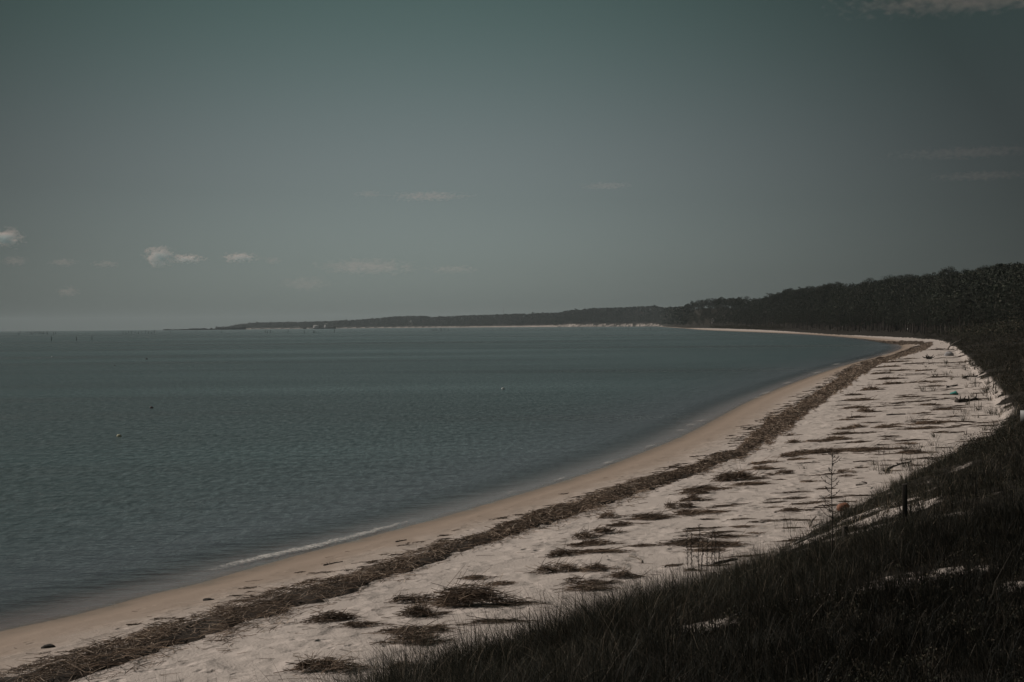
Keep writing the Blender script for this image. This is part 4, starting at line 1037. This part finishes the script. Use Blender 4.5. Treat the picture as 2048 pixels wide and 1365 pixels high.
# ------------------------------------------------------------------ things on the beach and dune
def seg_log(name, p0, p1, wpx, mat, lab, cat, bend=0.06, lift=0.3, knots=5, lift1=0.0):
    A = at(*p0); B = at(*p1); A = A.copy(); B = B.copy(); r = math.hypot(A[0], A[1]); R = wpx * r / FPX / 2
    B[2] += lift1
    t = np.linspace(0, 1, 9); c = (A + B) / 2
    rng = np.random.default_rng(int(p0[0])); L = np.linalg.norm(B - A)
    side = np.array([-(B - A)[1], (B - A)[0], 0]) / (L + 1e-6)
    P = A + (B - A) * t[:, None] + side * (bend * L * np.sin(t * math.pi * rng.uniform(0.8, 1.6)))[:, None]
    P[:, 2] = np.maximum(P[:, 2], hgt(P[:, 0], P[:, 1])) + R * lift
    b = Buf(); b.add(*tube(P - c, R * (1 - 0.35 * t) * (1 + 0.18 * rng.normal(0, 1, 9)), 8, 0.12, rng), 0.1)
    for k in range(knots):
        i = int(rng.integers(1, 8)); d = rng.normal(0, 1, 3); d[2] = abs(d[2]); d /= np.linalg.norm(d)
        b.add(*tube([P[i] - c, P[i] - c + d * R * 1.6, P[i] - c + d * R * 2.6 + np.array([0, 0, R * .5])], [R * .35, R * .25, R * .1], 5, 0.1, rng), 0.1)
    return tag(link(name, b.mesh(name, mat, True), None, c), lab, cat)
seg_log('driftwood_log', (1773, 831), (1811, 829.5), 3.2, M_DARKWOOD, 'straight dark log lying across the upper beach among straw streaks', 'log', 0.02, 0.5, 3)
seg_log('driftwood_plank', (1429, 1130), (1474, 1120), 7.5, M_DARKWOOD, 'thick dark plank at the grass edge right of the upright dry stalks', 'plank', 0.01, 0.4, 0)
seg_log('driftwood_branch', (1768, 944), (1826, 925), 4.0, M_DARKWOOD, 'long dark branch slanting towards the dune, beyond the wooden post', 'branch', 0.05, 0.4, 9)
seg_log('driftwood_branch', (1712, 972), (1731, 978), 2.6, M_DARKWOOD, 'bent dark stick poking out of the grass left of the wooden post', 'branch', 0.22, 1.2, 2, 0.25)
seg_log('bleached_branch', (1259, 1113), (1278, 1127), 4.0, M_DRIFT, 'pale bleached branch with dark broken ends, alone on the sand', 'branch', 0.10, 0.7, 7)
seg_log('grey_log', (1896, 700), (1919, 690), 3.0, M_DRIFT, 'long grey log leaning up the dark bank near the bend of the beach', 'log', 0.02, 1.2, 2, 1.0)
seg_log('driftwood_log', (1894, 776), (1912, 771), 3.5, M_DARKWOOD, 'short dark log lying above the teal tub', 'log', 0.04, 0.4, 3)
seg_log('driftwood_log', (1914, 806), (1954, 801), 10.0, M_DARKWOOD, 'fat black log lying in the sandy scrub edge, right of the teal tub', 'log', 0.03, 0.3, 6)
seg_log('driftwood_log', (1928, 758), (1951, 754), 6.0, M_DARKWOOD, 'black log half buried higher up the beach than the fat one', 'log', 0.03, 0.3, 4)
seg_log('driftwood_stump', (1853, 719), (1863, 719), 7.0, M_DARKWOOD, 'dark root stump on the sand near the bend of the beach', 'stump', 0.05, 0.7, 10)
seg_log('driftwood_branch', (1330, 1135), (1362, 1128), 2.2, M_DARKWOOD, 'crooked thin branch on the sand left of the upright dry stalks', 'branch', 0.18, 0.5, 5)
seg_log('driftwood_branch', (1620, 1056), (1634, 1045), 4.5, M_DRIFT, 'pale grey branch end in the grass under the tall weed', 'branch', 0.05, 1.2, 2, 0.15)
seg_log('driftwood_branch', (648, 1132), (684, 1124), 3.2, M_DARKWOOD, 'thin black branch on the damp sand above the wrack line', 'branch', 0.05, 0.4, 5)
seg_log('driftwood_branch', (792, 1085), (812, 1081), 3.2, M_DARKWOOD, 'short black stick on the damp sand in line with the end of the foam', 'branch', 0.05, 0.4, 4)
def lump(name, px, py, wpx, hpx, mat, lab, cat, seed=1, flat=0.6):
    c = at(px, py); r = math.hypot(c[0], c[1]); W = wpx * r / FPX / 2; H = hpx * r / FPX
    n, k = 18, 9; V = []
    rng = np.random.default_rng(seed)
    for i in range(k):
        ph = math.pi * i / (k - 1) * 0.56
        for j in range(n):
            th = 2 * math.pi * j / n; q = 1 + 0.35 * (float(vnoise(j * 0.7 + 9 * seed, i * 0.9, seed)) - 0.5)
            V.append((math.sin(ph) * math.cos(th) * W * q, math.sin(ph) * math.sin(th) * W * flat * q, (math.cos(ph) - 0.15) * H * q))
    Q = [(i * n + j, (i + 1) * n + j, (i + 1) * n + (j + 1) % n, i * n + (j + 1) % n) for i in range(k - 1) for j in range(n)]
    b = Buf(); b.add(V, Q, None, 0.2)
    return tag(link(name, b.mesh(name, mat, True), None, c), lab, cat)
lump('boulder', 1898, 712, 20, 9, mat_plain('pale_stone', (0.30, 0.28, 0.28), 0.85, 0.25, 3), 'pale rounded boulder at the foot of the dark bank by the bend', 'boulder', 3)
M_WEED = mat_plain('seaweed', (0.03, 0.024, 0.02), 0.9, 0.5, 20)
lump('weed_clump', 98, 1296, 30, 8, M_WEED, 'black seaweed clump on the damp sand left of the wrack line', 'seaweed', 5, 0.35)
lump('weed_clump', 417, 1201, 24, 5, M_WEED, 'small black seaweed clump touching the upper edge of the wrack line', 'seaweed', 6, 0.35)
def build_post():
    c = at(1810, 1056); r = math.hypot(c[0], c[1]); H = 84 * r / FPX; W = 9.5 * r / FPX
    V, Q = box(0, 0, H / 2 - 0.25, W, W, H + 0.5, -0.29); V[4:, 2] += np.array([0.0, 0.012, 0.02, 0.005])
    b = Buf(); b.add(V, Q, None, 0.1)
    me = b.mesh('wooden_post', M_DARKWOOD)
    o = link('wooden_post', me, None, c); tag(o, 'square dark wooden post standing alone in the dune grass', 'post')
    bm = o.modifiers.new('bevel', 'BEVEL'); bm.width = 0.008; bm.segments = 2
    # short stub of an old post lower down
    c = at(1690, 1085); V, Q = box(0, 0, 0.12, 0.11, 0.11, 0.55, 0.4); b = Buf(); b.add(V, Q, None, 0.1)
    o = link('wooden_post', b.mesh('wooden_post', M_DARKWOOD), None, c); tag(o, 'short broken post stub in the grass below the taller square post', 'post'); bm = o.modifiers.new('bevel', 'BEVEL'); bm.width = 0.008; bm.segments = 2
    # marker board at the right edge
    c = at(2060, 900); r = math.hypot(c[0], c[1]); _, _, s = ray([2060], [832.5]); zc = CAM_H + s[0] * r - c[2]; hh = 21 * r / FPX; ww = 34 * r / FPX
    root = empty('marker_board', c); root.rotation_euler = (0, 0, -0.3); tag(root, 'pale grey marker board on a post in the dark scrub, cut by the right edge', 'sign')
    b = Buf(); V, Q = box(0, 0.05, zc / 2 - 0.2, 0.09, 0.09, zc + hh * 0.9); b.add(V, Q, None, 0.1); link('post', b.mesh('post', M_DARKWOOD), root)
    b = Buf(); V, Q = box(0, -0.015, zc, ww, 0.025, hh); b.add(V, Q, None, 0.1); link('board', b.mesh('board', mat_plain('grey_paint', (0.22, 0.22, 0.215), 0.6, 0.08)), root)
build_post()
def build_tub():
    """upturned teal plastic tub half sunk in the sand"""
    m = mat_plain('teal_plastic', (0.045, 0.22, 0.19), 0.45, 0.12); m2 = mat_plain('teal_plastic_rim', (0.10, 0.30, 0.26), 0.45, 0.12)
    c = at(1908, 790); r = math.hypot(c[0], c[1]); W = 15 * r / FPX
    root = empty('plastic_tub', c); root.rotation_euler = (rad(14), rad(-20), rad(-20)); tag(root, 'bright teal plastic tub lying upturned on the sand by the scrub', 'tub')
    V, Q = box(0, 0, W * 0.17, W, W * 0.65, W * 0.36); V[4:, :2] *= 0.82
    b = Buf(); b.add(V, Q, None, 0.1); o = link('tub_body', b.mesh('tub_body', m), root); bm = o.modifiers.new('bevel', 'BEVEL'); bm.width = W * .05; bm.segments = 3
    b = Buf()
    for sx, sy, lx, ly in ((0, -.335, 1.06, .05), (0, .335, 1.06, .05), (-.51, 0, .05, .62), (.51, 0, .05, .62)):
        V, Q = box(sx * W, sy * W, 0.0, lx * W, ly * W, W * 0.06); b.add(V, Q, None, 0.1)
    link('rim', b.mesh('rim', m2), root)
    # orange float in the grass
    mo = mat_plain('faded_orange_foam', (0.25, 0.105, 0.06), 0.8, 0.3, 8)
    c = at(1686, 1022); r = math.hypot(c[0], c[1]); W = 26 * r / FPX
    root = empty('net_float', (c[0], c[1], c[2] + W * 0.26)); root.rotation_euler = (0, rad(-14), rad(5)); tag(root, 'faded orange net float lying at the grass edge by the tall weed', 'float')
    link('float', float_mesh('float', W * 0.33, W, mo), root)
    b = Buf(); b.add(*tube([(-W * .53, 0, 0), (W * .53, 0, 0)], [W * .05, W * .05], 10), 0.1); link('core', b.mesh('core', M_DARKWOOD), root)
    # overturned pale skiff in the scrub round the bend
    mk = mat_plain('white_hull_paint', (0.42, 0.41, 0.39), 0.5, 0.1)
    c = at(1818, 659); r = math.hypot(c[0], c[1]); L = 11 * r / FPX
    root = empty('upturned_skiff', (c[0], c[1], c[2] + 0.3)); root.rotation_euler = (rad(8), rad(-28), rad(10)); tag(root, 'pale upturned skiff in the scrub round the bend', 'boat')
    n, k = 16, 9; V = []
    for i in range(n):
        t = -1 + 2 * i / (n - 1); bw = L * 0.22 * (1 - max(0, t) ** 2.6) * (0.86 + 0.14 * (t > -0.95)) + 0.02
        for j in range(k):
            ph = math.pi * j / (k - 1); V.append((t * L / 2, math.cos(ph) * bw, math.sin(ph) ** 0.7 * L * 0.17 * (1 - 0.25 * max(0, t) ** 2)))
    Q = [(i * k + j, (i + 1) * k + j, (i + 1) * k + j + 1, i * k + j + 1) for i in range(n - 1) for j in range(k - 1)]
    b = Buf(); b.add(V, Q, [(0, j, j + 1) for j in range(1, k - 1)], 0.4); link('hull', b.mesh('hull', mk, True), root)
    b = Buf(); b.add(*tube([(-L * .49, 0, L * .172), (0, 0, L * .176), (L * .40, 0, L * .145), (L * .5, 0, L * .1)], [L * .012] * 4, 6), 0.1); link('keel', b.mesh('keel', M_DRIFT), root)
build_tub()
def weed(px, pytop, pybase, lab, grp, seed, style, shift=0, wmul=1.0):
    """tall dry stalk with short upturned side twigs"""
    rng = np.random.default_rng(seed)
    c = at(px, pybase); r = math.hypot(c[0], c[1]); _, _, s = ray([px], [pytop]); H = CAM_H + s[0] * r - c[2]
    root = empty('dry_weed', c); tag(root, lab, 'dry weed', grp)
    dxm = shift * r / FPX
    zs = np.linspace(-0.1, H, 12); f = np.clip(zs / H, 0, 1); path = np.column_stack([dxm * f ** 1.3 + 0.012 * np.sin(f * 9 + seed) * H * .4, 0.02 * np.sin(f * 5) * H * .3, zs])
    rb = (0.014 if style == 'tall' else 0.0105) * wmul
    b = Buf(); b.add(*tube(path, rb * (1 - 0.6 * f), 6, 0.05, rng), np.array([0.030, 0.024, 0.019])); link('stem', b.mesh('stem', M_BARK), root)
    b = Buf(); sd_ = []
    m = 22 if style == 'tall' else 26
    for i in range(m):
        q = (0.42 if style == 'tall' else 0.30) + (0.57 if style == 'tall' else 0.68) * (i + 0.5 * rng.random()) / m
        p = np.array([np.interp(q, f, path[:, k]) for k in range(3)]); th = rng.choice([0, math.pi]) + rng.normal(0, 0.6) if style == 'tall' else rng.uniform(0, 6.28)
        L = H * (0.115 * (1.25 - q) + 0.02 if style == 'tall' else 0.035) * rng.uniform(0.6, 1.3)
        d = np.array([math.cos(th), math.sin(th), 0]); up = 0.85 if style == 'tall' else 1.6
        pts = [p, p + d * L * 0.55 + np.array([0, 0, L * 0.30 * up]), p + d * L + np.array([0, 0, L * 0.85 * up])]
        b.add(*tube(pts, [rb * .5, rb * .42, rb * .35], 5, 0, rng), np.array([0.030, 0.024, 0.019]))
        for k in range(5):
            g = pts[2] - (pts[2] - pts[1]) * rng.random() * 0.8 + rng.normal(0, rb * 0.7, 3)
            sd_.append(g)
        if rng.random() < 0.5:
            d2 = d * 0.4 + rng.normal(0, 0.3, 3); d2[2] = 0.8; b.add(*tube([pts[1], pts[1] + d2 * L * 0.4], [rb * .4, rb * .25], 4, 0, rng), np.array([0.030, 0.024, 0.019])); sd_.append(pts[1] + d2 * L * .4)
    V, Q, C = leaf_cards(np.array(sd_), rb * (1.5 + 1.2 * rng.random(len(sd_))), rng, np.array([(0.040, 0.031, 0.024), (0.06, 0.045, 0.033)]), 0.8); b.add(V, Q, None, C)
    link('twigs', b.mesh('twigs', M_BARK), root)
weed(1665, 905, 1132, 'tallest dry weed, a lone branching stalk in front of the upper beach', None, 11, 'tall', 0)
for i, (px, t_, bb, sh, lab) in enumerate(((1376, 1056, 1168, -1, 'leftmost dry stalk of the clump at the grass edge'), (1385, 1064, 1172, -2, 'second dry stalk from the left in the clump, plain and upright'), (1397, 1048, 1170, 2, 'tallest dry stalk in the clump, with a feathery top'), (1402, 1090, 1172, 4, 'short bushy dry stalk in the middle of the clump'),
                                           (1413, 1075, 1168, 3, 'thin faint dry stalk right of the middle of the clump'), (1423, 1061, 1164, 3, 'dry stalk with a forked top at the right of the clump'), (1428, 1070, 1162, 4, 'second forked dry stalk at the right of the clump'), (1438, 1096, 1156, 1, 'rightmost dry stalk of the clump, standing apart'))):
    weed(px, t_, bb, lab, 'dry stalks clumped at the grass edge', 30 + i, 'thin', sh)
weed(1092, 1182, 1222, 'single bent stem standing on the sand left of the grass', None, 61, 'thin', -5, 0.5)

# ------------------------------------------------------------------ foam
def build_foam():
    b = []; Vs = []; Qs = []; Es = []; n0 = 0
    FO = [([(0, 1256), (50, 1247), (100, 1238), (200, 1210), (300, 1177), (350, 1160), (400, 1146), (450, 1132), (500, 1120), (600, 1099), (700, 1075), (760, 1058), (800, 1047), (835, 1037), (852, 1034)], [0.02, 0.05, 0.06, 0.08, 0.12, 0.2, 0.32, 0.46, 0.55, 0.55, 0.50, 0.45, 0.45, 0.35, 0.03], [.06, .08, .06, .08, .06, .06, .12, .2, .3, .3, .28, .25, .22, .1, -.2])]
    for x, y, l in ((1634, 746, 14), (1574, 766.5, 16), (1531, 787, 22), (1515, 796, 10), (1402, 842, 18), (1382, 850, 14), (1360, 861, 12), (1672, 729, 16), (1300, 893, 20), (1215, 926, 24), (1120, 958, 26), (1020, 985, 24), (1770, 709.5, 14), (1725, 720, 14)):
        FO.append(([(x - l, y + l * .42), (x - l / 2, y + l * 0.19), (x, y), (x + l / 2, y - l * .2), (x + l, y - l * .42)], [0.06, 0.28, 0.45, 0.28, 0.06], [-.12, .1, .24, .1, -.12] if x > 1350 else [-.05, .12, .2, .12, -.05]))
    for pts, wd, ed in FO:
        P = on_level([p[0] for p in pts], [p[1] for p in pts], 0.05); s = np.concatenate([[0], np.cumsum(np.hypot(*np.diff(P, axis=0).T))]); n = max(12, int(s[-1] / 0.12)); t = np.linspace(0, s[-1], n)
        C = np.stack([np.interp(t, s, P[:, 0]), np.interp(t, s, P[:, 1])], 1); C[:, 1] += 0.25 * (fbm(t / 2.5, t * 0, 3) - 0.5); d = np.gradient(C, axis=0); d /= np.linalg.norm(d, axis=1)[:, None] + 1e-9; nn = np.stack([-d[:, 1], d[:, 0]], 1)
        w = np.interp(t, s, wd) * (0.6 + 0.8 * fbm(t / 0.8, t * 0 + 5, 4)); e = np.interp(t, s, ed)
        r = np.hypot(*C.T); w = w * np.interp(r, [30, 60, 150, 450], [1, 1, 2.2, 5])
        k = 7; vv = np.linspace(-1, 1, k)
        G = C[:, None] + nn[:, None] * (w[:, None] * vv[None])[..., None]
        zz = np.maximum(hgt(G[..., 0], G[..., 1]), -drop(r)[:, None]) + 0.02 + 0.09 * (np.cos(vv * math.pi / 2) ** 1.0)[None] * np.clip(w, 0, .6)[:, None]
        V = np.concatenate([G.reshape(-1, 2), zz.reshape(-1, 1)], 1); idx = np.arange(n * k).reshape(n, k) + n0; n0 += n * k
        Vs.append(V); Qs.append(np.stack([idx[:-1, :-1], idx[:-1, 1:], idx[1:, 1:], idx[1:, :-1]], -1).reshape(-1, 4)); Es.append((e[:, None] + (0.12 - 0.42 * np.abs(vv)[None] ** 2)).ravel())
    me = np_mesh('surf_foam', np.concatenate(Vs), np.concatenate(Qs), None, M_FOAM, attrs={'edge': np.concatenate(Es)}, smooth=True)
    tag(link('surf_foam', me), kind='stuff', label='thin white foam where the ripples break on the sand', cat='foam')
build_foam()

# ------------------------------------------------------------------ clouds
def mat_cloud(name, dens, thr, seed, col=(1.0, 0.70, 0.63), sx=(1, 1, 1.6), sc=2.6, detail=4):
    m, nt, N, L, out = new_mat(name)
    tcn = N('ShaderNodeTexCoord'); p = tcn.outputs['Object']
    ln = N('ShaderNodeVectorMath', operation='LENGTH'); L(p, ln.inputs[0])
    fall = mapr(N, L, ln.outputs['Value'], 0.0, 1.0, 1.0, 0.0, False)
    mp = N('ShaderNodeMapping'); L(p, mp.inputs[0]); mp.inputs['Scale'].default_value = sx; mp.inputs['Location'].default_value = (seed * 3.7, seed * 1.3, seed * 2.1)
    n = noise(N, L, mp.outputs[0], sc, detail, 0.55)
    a = N('ShaderNodeMath', operation='MULTIPLY_ADD'); L(fall, a.inputs[0]); a.inputs[1].default_value = 0.42; L(n, a.inputs[2])
    d = mapr(N, L, a.outputs[0], thr, thr + 0.16, 0, dens)
    v = N('ShaderNodeVolumeScatter'); v.inputs['Color'].default_value = (*col, 1); v.inputs['Anisotropy'].default_value = 0.0; L(d, v.inputs['Density'])
    L(v.outputs[0], out.inputs['Volume'])
    return m
def ico_shell(n=20, k=12):
    V = [(0, 0, 1)]; 
    for i in range(1, k):
        ph = math.pi * i / k
        for j in range(n):
            th = 2 * math.pi * j / n; V.append((math.sin(ph) * math.cos(th), math.sin(ph) * math.sin(th), math.cos(ph)))
    V.append((0, 0, -1)); Q = []; T = []
    for j in range(n): T.append((0, 1 + j, 1 + (j + 1) % n))
    for i in range(k - 2):
        for j in range(n): Q.append((1 + i * n + j, 1 + (i + 1) * n + j, 1 + (i + 1) * n + (j + 1) % n, 1 + i * n + (j + 1) % n))
    e = len(V) - 1
    for j in range(n): T.append((e, 1 + (k - 2) * n + (j + 1) % n, 1 + (k - 2) * n + j))
    return np.array(V, float), np.array(Q), np.array(T)
CLOUD_D = 15000.0
def build_clouds():
    V, Q, T = ico_shell()
    C = [(8, 476, 76, 40, 'c', 'ragged cumulus cloud cut by the left edge'), (318, 513, 66, 42, 'c', 'tallest white cloud, a rounded cumulus head over the far point'), (372, 518, 80, 18, 'c', 'thin tail of cloud trailing right from the cumulus head'), (480, 516, 76, 20, 'c', 'small flat white cloud right of the cumulus head'),
         (544, 521, 36, 16, 'w', 'faint scrap of cloud right of the small flat cloud'), (735, 534, 210, 32, 'w', 'longest low cloud, a pale bar above the far ridge'), (612, 568, 110, 30, 'w', 'faint cloud patch hanging below the left end of the long bar'), (905, 539, 110, 18, 'w', 'very faint cloud wisp right of the long bar'),
         (212, 528, 60, 14, 'w', 'faint wisp left of the cumulus head'), (126, 525, 60, 16, 'w', 'faint cloud scrap midway to the left edge'), (30, 522, 50, 20, 'w', 'faint cloud below the ragged cumulus at the left edge'), (136, 584, 46, 22, 'w', 'faint round cloud low over the sea at the left'),
         (858, 393, 170, 20, 'w', 'thin streak of cloud higher up, right of centre left'), (738, 388, 60, 16, 'w', 'small faint dab of cloud left of the thin streak'), (1960, -4, 560, 46, 'w', 'broad pinkish cloud cut by the top right corner'), (1930, 306, 330, 22, 'w', 'thin pinkish cloud band at the right'), (1960, 352, 220, 18, 'w', 'fainter cloud band under the pinkish one at the right'), (1212, 372, 110, 16, 'w', 'barely visible wisp high above the sand bluff')]
    for i, (px, py, w, h, st, lab) in enumerate(C):
        dx, dy, s = ray([px], [py]); D = CLOUD_D
        W = w * D / FPX / 2; H = h * D / FPX / 2; dep_ = max(W * 0.5, H)
        m = mat_cloud('cloud_vapour', (2.2 if st == 'c' else 0.08 if px > 1880 and py > 100 else 0.5 if px in (735, 858) else 0.32 if py < 0 else 0.25) / dep_, 0.66 if st == 'c' else 0.64, i + 1, sx=(1.0, 1.0, 1.0) if w / h < 2.5 else (w / h * 0.45, 1.2, 1.0), sc=2.9)
        me = np_mesh('cloud', V, Q, T, m)
        o = link('cloud', me, None, (dx[0] * D, dy[0] * D, CAM_H + s[0] * D)); o.scale = (W * 1.25, dep_, H * 1.35); o.rotation_euler = (0, 0, -math.atan2(dx[0], dy[0]))
        tag(o, lab, 'cloud', 'small clouds over the bay' if st == 'c' else 'faint cloud wisps')
build_clouds()

# ------------------------------------------------------------------ air
def build_haze():
    m, nt, N, L, out = new_mat('sea_haze')
    v = N('ShaderNodeVolumePrincipled'); v.inputs['Density'].default_value = 3.2e-5; v.inputs['Color'].default_value = (0.80, 0.89, 0.93, 1)
    L(v.outputs[0], out.inputs['Volume'])
    V, Q = box(0, 6500, 35, 29000, 20000, 190)
    b = Buf(); b.add(V, Q, None, 0.5); tag(link('haze', b.mesh('haze', m)), kind='stuff', label='thin sea haze', cat='haze')
build_haze()
